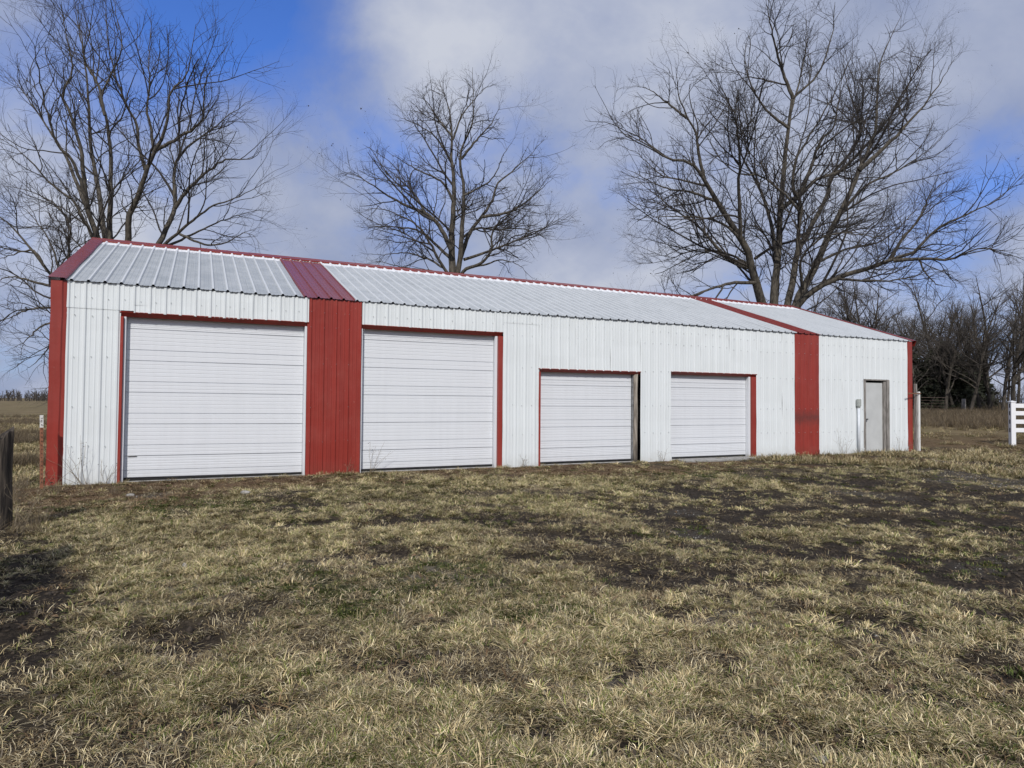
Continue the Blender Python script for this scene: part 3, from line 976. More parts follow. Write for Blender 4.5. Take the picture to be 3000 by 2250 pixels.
# screw heads in rows
mb = MB()
rs = random.Random(3)
opening = [(0.87, 3.84, 2.82), (4.84, 7.80, 2.84), (8.64, 11.34, 2.11), (12.21, 14.97, 2.14), (19.04, 20.17, 2.11)]
for zrow in (0.62, 1.25, 2.05, 2.72, 3.0):
    x = 0.25
    while x < 20.95:
        zz = zrow + rs.uniform(-0.012, 0.012) + (0.06 if 7.8 < x < 14 else 0)
        if not any(a - 0.03 < x < b_ + 0.03 and zz < t + 0.03 for a, b_, t in opening) and rs.random() < 0.93:
            xx = x + rs.uniform(-0.01, 0.01)
            r = 0.0055
            V = [(xx, -0.052, zz)] + [(xx + r * math.cos(k * math.pi / 3), -0.044, zz + r * math.sin(k * math.pi / 3)) for k in range(6)] + \
                [(xx + r * math.cos(k * math.pi / 3), -0.015, zz + r * math.sin(k * math.pi / 3)) for k in range(6)]
            F = [(0, 1 + (k + 1) % 6, 1 + k) for k in range(6)] + [(1 + k, 1 + (k + 1) % 6, 7 + (k + 1) % 6, 7 + k) for k in range(6)]
            mb.add(V, F)
        x += 0.2286
tag(mb.build('screw_heads', M['screw'], barn), kind='stuff')


# ------------------------------------------------------------------ trees
def smooth_resample(P, K):
    P = np.asarray(P, float)
    # Catmull-Rom, then even arc length
    Q = [P[0] * 2 - P[1]] + list(P) + [P[-1] * 2 - P[-2]]
    out = []
    for i in range(1, len(Q) - 2):
        for t in np.linspace(0, 1, 8, endpoint=False):
            a, b_, c, d = Q[i - 1], Q[i], Q[i + 1], Q[i + 2]
            out.append(0.5 * ((2 * b_) + (-a + c) * t + (2 * a - 5 * b_ + 4 * c - d) * t * t + (-a + 3 * b_ - 3 * c + d) * t ** 3))
    out.append(P[-1])
    out = np.array(out)
    s = np.concatenate([[0], np.cumsum(np.linalg.norm(np.diff(out, axis=0), axis=1))])
    u = np.linspace(0, s[-1], K + 1)
    return np.stack([np.interp(u, s, out[:, k]) for k in range(3)], 1), s[-1]


def tubes(P, R, m):
    """P (N,K,3), R (N,K) -> verts, quads"""
    Nn, K, _ = P.shape
    T = np.gradient(P, axis=1)
    T /= np.linalg.norm(T, axis=2, keepdims=True) + 1e-9
    ref = np.where(np.abs(T[:, :1, 2:3]) < 0.8, np.array([0, 0, 1.0]), np.array([1.0, 0.3, 0]))
    U = np.cross(T, np.broadcast_to(ref, T.shape))
    U /= np.linalg.norm(U, axis=2, keepdims=True) + 1e-9
    W = np.cross(T, U)
    an = 2 * np.pi * np.arange(m) / m
    V = P[:, :, None, :] + R[:, :, None, None] * (U[:, :, None, :] * np.cos(an)[:, None] + W[:, :, None, :] * np.sin(an)[:, None])
    V = V.reshape(-1, 3)
    i = np.arange(Nn * K * m).reshape(Nn, K, m)
    a = i[:, :-1, :]; b_ = i[:, 1:, :]
    F = np.stack([a, np.roll(a, -1, 2), np.roll(b_, -1, 2), b_], -1).reshape(-1, 4)
    return V, F


def children(P, R, rng, per_m, length, seg, ang, r0, tmin=0.2, up=0.08, jit=0.22, taper=0.62, outward=None, tipw=0.42):
    """spawn side branches on every polyline of P"""
    Nn, K, _ = P.shape
    segl = np.linalg.norm(np.diff(P, axis=1), axis=2)
    Ls = segl.sum(1)
    cnt = np.maximum(1, rng.poisson(np.maximum(0.3, Ls * (1 - tmin) * per_m)))
    idx = np.repeat(np.arange(Nn), cnt)
    Mn = len(idx)
    t = tmin + (1 - tmin) * rng.random(Mn) ** 0.85
    f = t * (K - 1)
    k = np.minimum(f.astype(int), K - 2)
    w = (f - k)[:, None]
    base = P[idx, k] * (1 - w) + P[idx, k + 1] * w
    rb = R[idx, k] * (1 - w[:, 0]) + R[idx, k + 1] * w[:, 0]
    T = P[idx, k + 1] - P[idx, k]
    T /= np.linalg.norm(T, axis=1, keepdims=True) + 1e-9
    q = rng.normal(size=(Mn, 3))
    q[:, 2] += 0.25
    q -= (q * T).sum(1, keepdims=True) * T
    q /= np.linalg.norm(q, axis=1, keepdims=True) + 1e-9
    a = np.radians(rng.uniform(ang[0], ang[1], Mn))[:, None]
    d = np.cos(a) * T + np.sin(a) * q
    ln = rng.uniform(length[0], length[1], Mn) * (1 - taper * (t - tmin) / (1 - tmin)) * np.clip(0.35 + 0.65 * Ls[idx] / np.median(Ls), 0.45, 1.35)
    rad = np.minimum(rb * 0.72, r0 * rng.uniform(0.75, 1.2, Mn) * np.clip(ln / np.mean(length), 0.5, 1.4))
    pts = [base]
    step = (ln / seg)[:, None]
    for s in range(seg):
        d = d + rng.normal(size=(Mn, 3)) * jit
        d[:, 2] += up
        d /= np.linalg.norm(d, axis=1, keepdims=True)
        pts.append(pts[-1] + d * step)
    CP = np.stack(pts, 1)
    CR = rad[:, None] * np.linspace(1.0, tipw, seg + 1)[None, :]
    return CP, CR


def join(parts):
    V, F, o = [], [], 0
    for v, f in parts:
        V.append(v); F.append(f + o); o += len(v)
    return np.concatenate(V), np.concatenate(F)


def pods_mesh(name, pos, size, rng):
    n = len(pos)
    s = size * rng.uniform(0.5, 1.3, (n, 1, 1))
    base = np.array([[1, 0, 0], [-0.5, 0.8, 0.1], [-0.5, -0.8, -0.1], [0, 0, -1.6]], float)
    rnd = base[None] + rng.normal(size=(n, 4, 3)) * 0.4
    V = pos[:, None, :] + rnd * s
    i = np.arange(n)[:, None] * 4
    F = np.concatenate([i + np.array([[0, 1, 2]]), i + np.array([[0, 3, 1]]), i + np.array([[1, 3, 2]]), i + np.array([[2, 3, 0]])])
    return np_mesh(name, V.reshape(-1, 3), F)


def traced_tree(name, label, base, limbs, D, scale, org, rng, lev, pods, trunk_r, group=None, barkm='bark', twigm='twig', fork=None, rscale=1.0, major=0.0):
    """limbs: (depth lean, start radius, [(x, y) on an enlarged crop]); each limb leaves the picture plane by its own lean"""
    g0 = np.array([base[0], base[1], gz(base[0], base[1])])
    root = empty(name, g0)
    tag(root, label, 'tree', group)
    Ps, Rs = [], []
    fk = np.array(fork, float)
    for lean, r, pts in limbs:
        w = []
        x0, y0 = pts[0]
        for x, y in pts:
            px, py = org[0] + x / scale, org[1] + y / scale
            run = math.hypot(px - fk[0], py - fk[1]) * D / FPX
            w.append(at(px, py, D + lean * run))
        P, ln = smooth_resample(w, 26)
        amp = 0.022
        P[1:-1] += rng.normal(size=(25, 3)) * amp * np.linspace(0.4, 1, 25)[:, None]
        tt = np.linspace(0, 1, 27)
        rr = r * ((1 - tt) ** 1.15 * 0.96 + 0.045)
        Ps.append(P); Rs.append(rr * rscale)
    # trunk up to the fork
    fp = at(fk[0], fk[1], D)
    tp, _ = smooth_resample([g0 + np.array([0, 0, -0.2]), g0 * 0.7 + fp * 0.3, g0 * 0.35 + fp * 0.65, fp], 26)
    trr = trunk_r * np.interp(np.linspace(0, 1, 27), [0, 0.06, 0.2, 1], [1.55, 1.2, 1.0, 0.9])
    P0 = np.stack(Ps + [tp]); R0 = np.stack(Rs + [trr])
    v, f = tubes(P0, R0, 10)
    o = new_obj('trunk', np_mesh('trunk', v - g0, f, True), root, M[barkm])
    PL, RL = P0[:-1], R0[:-1]
    parts = []
    tips = []
    A, B = PL, RL
    if major:      # secondary limbs that fill the fan of the crown
        MP, MR = children(PL, RL, rng, major, (2.8, 5.2), 26, (20, 42), 0.05, 0.22, 0.012, 0.060, 0.45, tipw=0.22)
        keep = MP[:, :, 2].min(1) > gz(base[0], base[1]) + 2.5
        MP, MR = MP[keep], MR[keep]
        parts.append(tubes(MP[:, ::2], MR[:, ::2], 6))
        A = np.concatenate([PL, MP]); B = np.concatenate([RL, MR])
    for (per_m, length, seg, ang, r0, tmin, up, jit, sides) in lev:
        A, B = children(A, B, rng, per_m, length, seg, ang, r0, tmin, up, jit)
        keep = A[:, :, 2].min(1) > gz(base[0], base[1]) + 0.9
        A, B = A[keep], B[keep]
        v, f = tubes(A, B, sides)
        parts.append((v, f))
        tips.append(A[:, -1])
    v, f = join(parts)
    new_obj('crown', np_mesh('crown', v - g0, f, False), root, M[twigm])
    if pods:
        tp = tips[-2]
        sel = tp[rng.random(len(tp)) < pods[0]]
        po = new_obj('dry_pods', pods_mesh('dry_pods', sel - g0, pods[1], rng), root, M['pod'])
        tag(po, kind='stuff')
    return root


#       per_m  length       seg ang       r0     tmin  up    jit  sides
LEV = [(3.2, (1.3, 3.3), 9, (26, 56), 0.032, 0.12, 0.045, 0.16, 5),
       (4.0, (0.7, 1.7), 6, (26, 58), 0.0145, 0.12, 0.030, 0.20, 4),
       (4.2, (0.35, 0.95), 3, (25, 60), 0.0088, 0.12, 0.020, 0.22, 3),
       (3.3, (0.16, 0.45), 2, (25, 60), 0.0062, 0.15, 0.010, 0.22, 3)]
LEVR = [(2.5, (1.3, 2.7), 9, (28, 58), 0.027, 0.10, 0.028, 0.15, 4),
        (3.2, (0.7, 1.6), 6, (28, 60), 0.0145, 0.10, 0.02, 0.19, 3),
        (4.0, (0.28, 0.75), 3, (25, 60), 0.0090, 0.12, 0.012, 0.2, 3)]
LEVL = [(2.2, (1.2, 2.8), 9, (22, 50), 0.022, 0.12, 0.05, 0.14, 4),
        (3.1, (0.65, 1.5), 5, (25, 56), 0.0120, 0.10, 0.03, 0.18, 3),
        (3.4, (0.25, 0.75), 3, (25, 60), 0.0076, 0.12, 0.015, 0.2, 3)]
rng = np.random.default_rng(5)
R_LIMBS = [
    (-0.35, 0.26, [(1000, 1760), (935, 1600), (880, 1420), (855, 1340), (830, 1240), (760, 1130), (690, 1010), (630, 920), (600, 860), (520, 800), (440, 790), (330, 720), (200, 660)]),
    (-0.20, 0.085, [(620, 900), (590, 760), (575, 660), (530, 580), (490, 470), (470, 290)]),
    (0.10, 0.10, [(855, 1340), (800, 1320), (740, 1290), (680, 1230), (600, 1140), (480, 1050), (360, 960), (230, 850)]),
    (-0.45, 0.085, [(870, 1410), (760, 1410), (650, 1440), (540, 1480), (390, 1500), (260, 1480)]),
    (0.30, 0.17, [(1010, 1760), (970, 1560), (980, 1420), (975, 1290), (962, 1180), (945, 1080), (900, 960), (850, 860), (800, 760), (780, 600), (775, 430)]),
    (0.05, 0.22, [(1015, 1760), (965, 1540), (985, 1290), (1000, 1050), (1015, 850), (1040, 620), (1065, 480), (1130, 430), (1200, 340), (1250, 200), (1270, 10)]),
    (-0.10, 0.09, [(1060, 490), (1000, 330), (960, 180), (930, 20), (910, -70)]),
    (0.35, 0.20, [(1020, 1760), (1030, 1530), (1060, 1400), (1080, 1270), (1130, 1170), (1190, 1060), (1240, 940), (1260, 860), (1350, 760), (1400, 640), (1330, 420), (1310, 250)]),
    (-0.25, 0.10, [(1080, 1270), (1090, 1130), (1100, 1030), (1060, 920), (1080, 780), (1180, 620), (1290, 420), (1390, 200)]),
    (0.15, 0.22, [(1025, 1760), (1070, 1530), (1110, 1440), (1180, 1310), (1240, 1170), (1290, 1070), (1350, 950), (1390, 850), (1430, 760), (1470, 650), (1480, 450), (1500, 300), (1600, 80)]),
    (-0.15, 0.11, [(1390, 850), (1500, 750), (1600, 650), (1750, 480), (1870, 280)]),
    (0.20, 0.08, [(1300, 1060), (1420, 930), (1560, 860), (1720, 760), (1860, 620)]),
    (-0.35, 0.19, [(1030, 1760), (1080, 1530), (1180, 1440), (1290, 1380), (1400, 1350), (1540, 1300), (1660, 1260), (1710, 1210), (1800, 1130), (1950, 1060), (2100, 980), (2190, 870)]),
    (-0.50, 0.085, [(1560, 1300), (1700, 1290), (1850, 1290), (2000, 1240), (2190, 1270)]),
    (-0.20, 0.085, [(1540, 1300), (1600, 1200), (1680, 1100), (1730, 990), (1800, 850)]),
    (-0.15, 0.11, [(1000, 1040), (1100, 960), (1140, 860), (1200, 700), (1260, 640), (1290, 500), (1310, 320)]),
    (0.25, 0.10, [(1030, 1020), (1090, 980), (1180, 890), (1280, 860), (1400, 750), (1560, 560), (1680, 330), (1740, 130)]),
    (-0.55, 0.09, [(800, 1190), (795, 1050), (790, 900), (795, 760), (770, 580), (680, 380), (650, 300)]),
    (0.45, 0.08, [(870, 1290), (960, 1230), (1060, 1200), (1200, 1120), (1400, 1080), (1560, 1050)]),
    (-0.6, 0.07, [(1110, 1440), (1100, 1300), (1180, 1200), (1300, 1160), (1480, 1180), (1640, 1110)]),
    (-0.3, 0.06, [(1100, 1060), (1010, 960), (900, 880), (760, 850), (640, 700), (600, 500)]),
    (0.35, 0.07, [(860, 1330), (720, 1260), (570, 1250), (420, 1300), (270, 1320)]),
    (-0.25, 0.07, [(690, 1010), (560, 960), (430, 940), (300, 880), (180, 820)]),
    (0.25, 0.06, [(640, 930), (520, 900), (400, 870), (280, 760), (170, 720)]),
    (-0.5, 0.06, [(1290, 1390), (1450, 1400), (1620, 1390), (1760, 1340), (1900, 1370)]),
    (0.2, 0.05, [(1690, 1290), (1720, 1360), (1790, 1420), (1880, 1430)]),
    (0.3, 0.07, [(1180, 1310), (1330, 1240), (1500, 1200), (1640, 1080), (1760, 930)]),
    (-0.4, 0.07, [(800, 1190), (700, 1110), (560, 1080), (420, 1080), (260, 1090)]),
    (0.15, 0.07, [(530, 590), (420, 500), (330, 440), (260, 430)]),
    (-0.2, 0.07, [(1040, 640), (940, 560), (870, 460), (820, 300), (850, 130)]),
    (0.3, 0.06, [(1050, 560), (1110, 330), (1130, 150), (1120, 0)])]
traced_tree('bare_tree', 'widest bare many-stemmed tree, with a long limb reaching over the right barn end', (26.2, 9.12), R_LIMBS, 30.0, 1.7015, (1700, 0), rng, LEVR, (0.16, 0.020), 0.55, fork=(2303, 1045), rscale=0.95, major=0.40)
L_LIMBS = [
    (-0.2, 0.15, [(640, 1640), (560, 1370), (510, 1230), (490, 1120), (475, 960), (455, 830), (420, 690), (370, 580), (360, 520), (400, 430), (400, 300), (360, 100), (340, -60)]),
    (0.3, 0.15, [(650, 1640), (600, 1370), (580, 1200), (545, 980), (520, 850), (510, 700), (500, 500), (480, 300), (450, 120), (440, -60)]),
    (0.05, 0.15, [(665, 1640), (630, 1370), (630, 1150), (640, 1000), (625, 800), (600, 660), (575, 580), (600, 500), (640, 420), (700, 300), (680, 150), (650, -40)]),
    (-0.1, 0.075, [(600, 660), (560, 480), (500, 380), (470, 260), (440, 100), (420, -60)]),
    (-0.25, 0.17, [(720, 1640), (735, 1370), (740, 1240), (790, 1120), (840, 980), (880, 870), (930, 790), (960, 640), (970, 540), (1060, 450), (1090, 320), (1120, 140)]),
    (0.15, 0.085, [(830, 970), (790, 820), (780, 700), (740, 640), (690, 520), (650, 400), (610, 200), (600, -40)]),
    (0.3, 0.08, [(880, 870), (860, 720), (840, 620), (855, 480), (850, 300), (870, 60)]),
    (-0.15, 0.085, [(890, 860), (1000, 800), (1110, 730), (1160, 680), (1170, 550), (1190, 430), (1300, 260)]),
    (0.2, 0.16, [(760, 1640), (910, 1390), (960, 1280), (1000, 1190), (995, 1050), (1010, 920), (1060, 850), (1130, 790), (1220, 730), (1320, 650), (1450, 570)]),
    (-0.2, 0.09, [(1000, 1190), (1080, 1080), (1200, 970), (1310, 910), (1440, 905), (1540, 790)]),
    (-0.5, 0.08, [(900, 1440), (960, 1380), (1100, 1260), (1230, 1170), (1350, 1130), (1480, 1060), (1570, 1020)]),
    (0.4, 0.075, [(880, 1440), (1080, 1350), (1250, 1270), (1400, 1220), (1550, 1180)]),
    (-0.3, 0.11, [(630, 1640), (540, 1380), (470, 1240), (400, 1130), (310, 1070), (230, 980), (130, 880), (10, 790), (-80, 740)]),
    (0.35, 0.10, [(500, 1200), (440, 1050), (380, 900), (290, 760), (200, 620), (100, 480), (0, 370)]),
    (-0.4, 0.08, [(500, 1150), (420, 930), (330, 830), (270, 640), (230, 480), (190, 260), (60, 80)]),
    (-0.5, 0.06, [(1030, 1340), (1180, 1400), (1300, 1380), (1420, 1330), (1510, 1420)]),
    (0.0, 0.05, [(740, 1240), (700, 1170), (705, 1100)]),
    (-0.1, 0.05, [(760, 1190), (820, 1180), (850, 1200)])]
rng = np.random.default_rng(8)
traced_tree('bare_tree', 'bare tree with a fan of upright stems behind the left end of the barn', (-0.36, 15.17), L_LIMBS, 24.0, 1.952, (0, 0), rng, LEVL, (0.10, 0.015), 0.5, fork=(355, 850), rscale=0.78, major=0.24)
# lower, drooping tree at the far left, partly hidden by the corner
F_LIMBS = [
    (-0.1, 0.13, [(520, 1950), (420, 1740), (330, 1620), (250, 1520), (160, 1400), (60, 1290), (-60, 1180), (-160, 1020)]),
    (0.3, 0.10, [(480, 1900), (390, 1640), (395, 1450), (400, 1300), (330, 1180), (200, 1100), (60, 1070), (-80, 1050)]),
    (-0.4, 0.08, [(330, 1640), (220, 1620), (120, 1590), (20, 1590), (-100, 1650)]),
    (0.1, 0.08, [(400, 1760), (280, 1760), (170, 1770), (70, 1810), (-50, 1890)]),
    (-0.3, 0.08, [(440, 1820), (330, 1840), (230, 1870), (130, 1960), (30, 2010)]),
    (0.4, 0.07, [(470, 1900), (380, 1930), (300, 1960), (220, 2060), (120, 2130)]),
    (-0.2, 0.07, [(250, 1520), (200, 1440), (120, 1440), (30, 1470), (-80, 1500)]),
    (0.2, 0.07, [(380, 1700), (300, 1420), (220, 1280), (120, 1180), (10, 1130)]),
    (-0.5, 0.06, [(480, 1950), (420, 2060), (350, 2160), (260, 2230), (180, 2260)])]
rng = np.random.default_rng(21)
traced_tree('bare_tree', 'low drooping bare tree hanging past the left corner of the barn', (-1.2, 17.6), F_LIMBS, 26.5, 1.952, (0, 0), rng, [(2.6, (1.2, 2.6), 8, (25, 55), 0.03, 0.15, 0.02, 0.18, 5), LEV[1], LEV[2], LEV[3]], (0.06, 0.015), 0.28, fork=(265, 1000), rscale=0.8)
C_LIMBS = [
    (0.1, 0.24, [(890, 1560), (880, 1350), (880, 1200), (890, 1050), (890, 900), (875, 750), (880, 600), (860, 450), (800, 280)]),
    (-0.15, 0.17, [(905, 1500), (930, 1340), (940, 1200), (950, 1050), (950, 920), (930, 800), (940, 680), (1000, 560), (1010, 400), (1005, 200)]),
    (0.3, 0.14, [(925, 1390), (980, 1220), (1050, 1120), (1120, 1020), (1150, 920), (1220, 850), (1330, 760), (1440, 640)]),
    (-0.3, 0.09, [(1060, 1110), (1200, 1090), (1300, 1040), (1400, 960), (1510, 850)]),
    (-0.2, 0.14, [(875, 1310), (800, 1160), (720, 1090), (620, 1050), (520, 1000), (400, 920), (280, 850), (190, 850)]),
    (0.25, 0.08, [(720, 1090), (640, 960), (500, 830), (360, 740)]),
    (0.35, 0.10, [(870, 1360), (780, 1280), (720, 1220), (620, 1180), (480, 1170), (300, 1150)]),
    (-0.45, 0.10, [(880, 1500), (850, 1450), (800, 1370), (740, 1260), (690, 1180), (600, 1120), (450, 1060), (280, 1090)]),
    (0.1, 0.07, [(830, 1420), (720, 1360), (600, 1330), (450, 1340), (330, 1330)]),
    (-0.4, 0.11, [(915, 1490), (960, 1430), (1060, 1390), (1120, 1310), (1120, 1220), (1180, 1120), (1300, 1060), (1420, 1100)]),
    (0.25, 0.09, [(950, 1370), (1100, 1320), (1250, 1260), (1400, 1200), (1520, 1130), (1615, 1070)]),
    (-0.1, 0.07, [(970, 1420), (1080, 1400), (1180, 1370), (1310, 1420), (1330, 1500)]),
    (0.3, 0.08, [(885, 800), (820, 680), (740, 590), (640, 540), (500, 475)]),
    (-0.3, 0.06, [(950, 980), (1050, 930), (1130, 870), (1200, 720), (1290, 590)]),
    (-0.2, 0.08, [(935, 760), (1030, 640), (1120, 540), (1190, 400)]),
    (0.0, 0.07, [(880, 620), (800, 520), (720, 400), (650, 320)]),
    (0.4, 0.07, [(885, 640), (950, 480), (1080, 330), (1150, 270)]),
    (-0.35, 0.08, [(890, 1020), (820, 900), (700, 840), (560, 760), (440, 680)]),
    (-0.5, 0.07, [(870, 1480), (760, 1440), (600, 1420), (420, 1380), (340, 1400)]),
    (0.5, 0.08, [(930, 1250), (1030, 1180), (1150, 1190), (1300, 1180), (1450, 1250), (1470, 1340)])]
rng = np.random.default_rng(14)
LEVC = [(2.6, (0.9, 2.1), 8, (30, 60), 0.026, 0.12, 0.02, 0.16, 4), (3.2, (0.6, 1.4), 5, (28, 60), 0.014, 0.10, 0.015, 0.2, 3), (4.2, (0.25, 0.7), 3, (25, 60), 0.0095, 0.1, 0.005, 0.22, 3)]
traced_tree('bare_tree', 'bare tree with one central trunk and clustered pods behind the middle of the barn', (13.33, 17.46), C_LIMBS, 32.0, 2.0733, (900, 100), rng, LEVC, (0.16, 0.024), 0.5, fork=(1334, 855), rscale=0.85, major=0.20)


# ---- woodland strip
def generic_tree(seed, height, spread, nl, slim=False):
    rng = np.random.default_rng(seed)
    Ps, Rs = [], []
    bend = rng.normal(size=2) * 0.11 * height
    tr, _ = smooth_resample([(0, 0, -0.2), (bend[0] * 0.2, bend[1] * 0.3, height * 0.3), (bend[0] * 0.7, bend[1] * 0.5, height * 0.62), (bend[0], bend[1], height)], 26)
    r0 = 0.013 * height + 0.02
    Ps.append(tr); Rs.append(r0 * (np.linspace(1, 0, 27) ** 0.8 * 0.93 + 0.05))
    for k in range(nl):
        t = rng.uniform(0.22, 0.85)
        i = int(t * 26)
        b0 = tr[i]
        az = rng.uniform(0, 6.283) + k * 2.4
        ln = height * rng.uniform(0.28, 0.5) * (1.15 - 0.6 * t)
        up0 = rng.uniform(0.5, 1.3)
        d = np.array([math.cos(az) * spread, math.sin(az) * spread, up0])
        d /= np.linalg.norm(d)
        w = [b0]
        for s in range(4):
            d = d + rng.normal(size=3) * 0.22 + np.array([0, 0, 0.12])
            d /= np.linalg.norm(d)
            w.append(w[-1] + d * ln / 4)
        P, _ = smooth_resample(w, 26)
        Ps.append(P); Rs.append(Rs[0][i] * 0.6 * (np.linspace(1, 0, 27) ** 0.8 * 0.9 + 0.08))
    P0, R0 = np.stack(Ps), np.stack(Rs)
    v, f = tubes(P0[:, ::2], R0[:, ::2], 7)
    tm = np_mesh('wood_trunk', v, f, True)
    tm.materials.append(M['bark2'])
    parts = []
    A, B = P0, R0
    for lv in ((2.6, (1.0, 2.6), 6, (25, 55), 0.026, 0.22, 0.05, 0.2, 4), (3.2, (0.55, 1.4), 4, (25, 58), 0.014, 0.15, 0.03, 0.22, 3), (3.0, (0.3, 0.8), 2, (25, 60), 0.0105, 0.15, 0.02, 0.22, 3)):
        per_m, length, seg, ang, rr, tmin, up, jit, sides = lv
        A, B = children(A, B, rng, per_m, length, seg, ang, rr, tmin, up, jit)
        parts.append(tubes(A, B, sides))
    v, f = join(parts)
    cm = np_mesh('wood_crown', v, f)
    cm.materials.append(M['twig2'])
    return tm, cm


VAR = [generic_tree(100 + i, h, s, nl) for i, (h, s, nl) in enumerate(((9.2, 1.2, 13), (10.2, 1.0, 13), (8.4, 1.4, 12), (10.8, 1.1, 13), (7.2, 1.3, 11)))]


def wood_tree(px, D, var, s, rz, label, group):
    p = at(px, 1182, D)
    x, y = float(p[0]), float(p[1])
    root = empty('woodland_tree', (x, y, gz(x, y) - 0.05))
    root.rotation_euler.z = rz
    root.scale = (s * 0.95, s * 0.95, s * 0.87)
    tag(root, label, 'tree', group)
    new_obj('trunk', VAR[var][0], root)
    new_obj('crown', VAR[var][1], root)


rw = random.Random(4)
names = ['First', 'Second', 'Third', 'Fourth', 'Fifth', 'Sixth', 'Seventh', 'Eighth', 'Ninth', 'Tenth']
front = [(2688, 44, 4, 0.95), (2722, 46, 1, 0.88), (2768, 43, 0, 0.92), (2800, 45, 2, 1.0), (2838, 42, 1, 0.85), (2872, 44, 3, 0.82), (2903, 43, 0, 0.93), (2936, 41, 2, 1.02), (2968, 40, 3, 0.90), (3030, 42, 1, 1.0)]
for i, (px, D, v, s) in enumerate(front):
    wood_tree(px, D, v, s, rw.uniform(0, 6.28), '%s tree from the barn corner along the front edge of the woodland' % names[i].lower() if i < 9 else 'bare tree at the woodland edge, rightmost, with its trunk beyond the frame', 'trees along the front edge of the woodland')
for k in range(46):
    px = 2320 + k * 18.5 + rw.uniform(-9, 9)
    D = rw.uniform(50, 68)
    if px > 2740 and k % 2:
        continue
    wood_tree(px, D, rw.randrange(5), rw.uniform(0.98, 1.28) * (1.06 if 2430 < px < 2620 else 0.96), rw.uniform(0, 6.28), 'bare tree deep in the woodland strip behind the front row of trunks', 'trees deep in the woodland')


def cedar_mesh(seed, h, r, n=9000, fs=1.0):
    rng = np.random.default_rng(seed)
    t = rng.random(n) ** 0.8
    az = rng.uniform(0, 6.283, n)
    lob = 1 + 0.22 * np.sin(az * 5 + t * 23) + 0.18 * np.sin(az * 3 - t * 41 + seed)
    rad = r * np.clip((1 - t) ** 0.75 * 1.05 * lob, 0.03, None) * rng.uniform(0.35, 1.0, n) ** 0.5
    pos = np.stack([rad * np.cos(az), rad * np.sin(az), 0.15 + t * h], 1)
    s = rng.uniform(0.05, 0.16, (n, 1, 1)) * fs
    V = pos[:, None, :] + rng.normal(size=(n, 3, 3)) * s * np.array([1, 1, 0.7])
    F = np.arange(n * 3).reshape(n, 3)
    me = np_mesh('foliage', V.reshape(-1, 3), F)
    me.materials.append(M['cedar'])
    tm = MB().tube([(0, 0, -0.2), (0.02, 0.02, h * 0.5), (0, 0, h * 0.95)], [0.13, 0.08, 0.02], 7)
    return me, tm


CED = [cedar_mesh(3, 4.6, 1.9), cedar_mesh(4, 3.6, 1.6), cedar_mesh(6, 2.7, 1.0, 60000, 0.22)]
cedl = ['dark evergreen cedar closest to the right barn corner', 'tallest dark evergreen cedar in front of the woodland', 'low dark evergreen cedar beside the far cattle gate', 'dark evergreen cedar rightmost among the woodland trunks', 'dark evergreen cedar standing back between the woodland trunks']
for i, (px, D, v, s) in enumerate(((2640, 47, 0, 1.15), (2775, 47, 0, 1.05), (2705, 46, 1, 0.95), (2850, 50, 1, 1.0), (2740, 51, 0, 1.0))):
    p = at(px, 1182, D)
    r_ = empty('cedar_tree', (float(p[0]), float(p[1]), gz(p[0], p[1]) - 0.05))
    r_.rotation_euler.z = i * 1.3
    r_.scale = (s, s, s)
    tag(r_, cedl[i], 'cedar', 'cedars in the woodland')
    new_obj('crown', CED[v][0], r_)
    CED[v][1].build('trunk', M['bark2'], r_)

# unseen evergreen, added just outside the left edge to shade the lower left corner
r_ = empty('cedar_tree', (-0.55, -8.15, gz(-0.55, -8.15) - 0.05))  # added unseen cedar for the lower-left shade
tag(r_, 'unseen evergreen cedar added past the left edge to cast shade', 'cedar')
new_obj('crown', CED[2][0], r_)
CED[2][1].build('trunk', M['bark2'], r_)

# underbrush: tangle of thin stems that reads as one mass
rng = np.random.default_rng(33)
nb = 800
pxs = rng.uniform(2300, 3350, nb); Ds = rng.uniform(43, 68, nb)
bp_ = np.stack([at(a, 1182, d) for a, d in zip(pxs, Ds)])
bp_[:, 2] = ground_z(bp_[:, 0], bp_[:, 1])
d = rng.normal(size=(nb, 3)) * 0.35; d[:, 2] = 1
d /= np.linalg.norm(d, axis=1, keepdims=True)
hh = rng.uniform(0.6, 2.3, nb)[:, None]
pts = [bp_]
for s in range(4):
    d = d + rng.normal(size=(nb, 3)) * 0.18
    d /= np.linalg.norm(d, axis=1, keepdims=True)
    pts.append(pts[-1] + d * hh / 4)
A = np.stack(pts, 1); B = np.linspace(0.028, 0.008, 5)[None] * np.ones((nb, 1))
parts = [tubes(A, B, 3)]
A2, B2 = children(A, B, rng, 2.6, (0.5, 1.2), 3, (25, 60), 0.012, 0.1, 0.03, 0.22)
parts.append(tubes(A2, B2, 3))
A3, B3 = children(A2, B2, rng, 2.5, (0.3, 0.7), 2, (25, 60), 0.009, 0.1, 0.03, 0.22)
parts.append(tubes(A3, B3, 3))
v, f = join(parts)
tag(new_obj('underbrush', np_mesh('underbrush', v, f), None, M['twig2']), 'tangled leafless underbrush along the foot of the woodland', 'underbrush', kind='stuff')

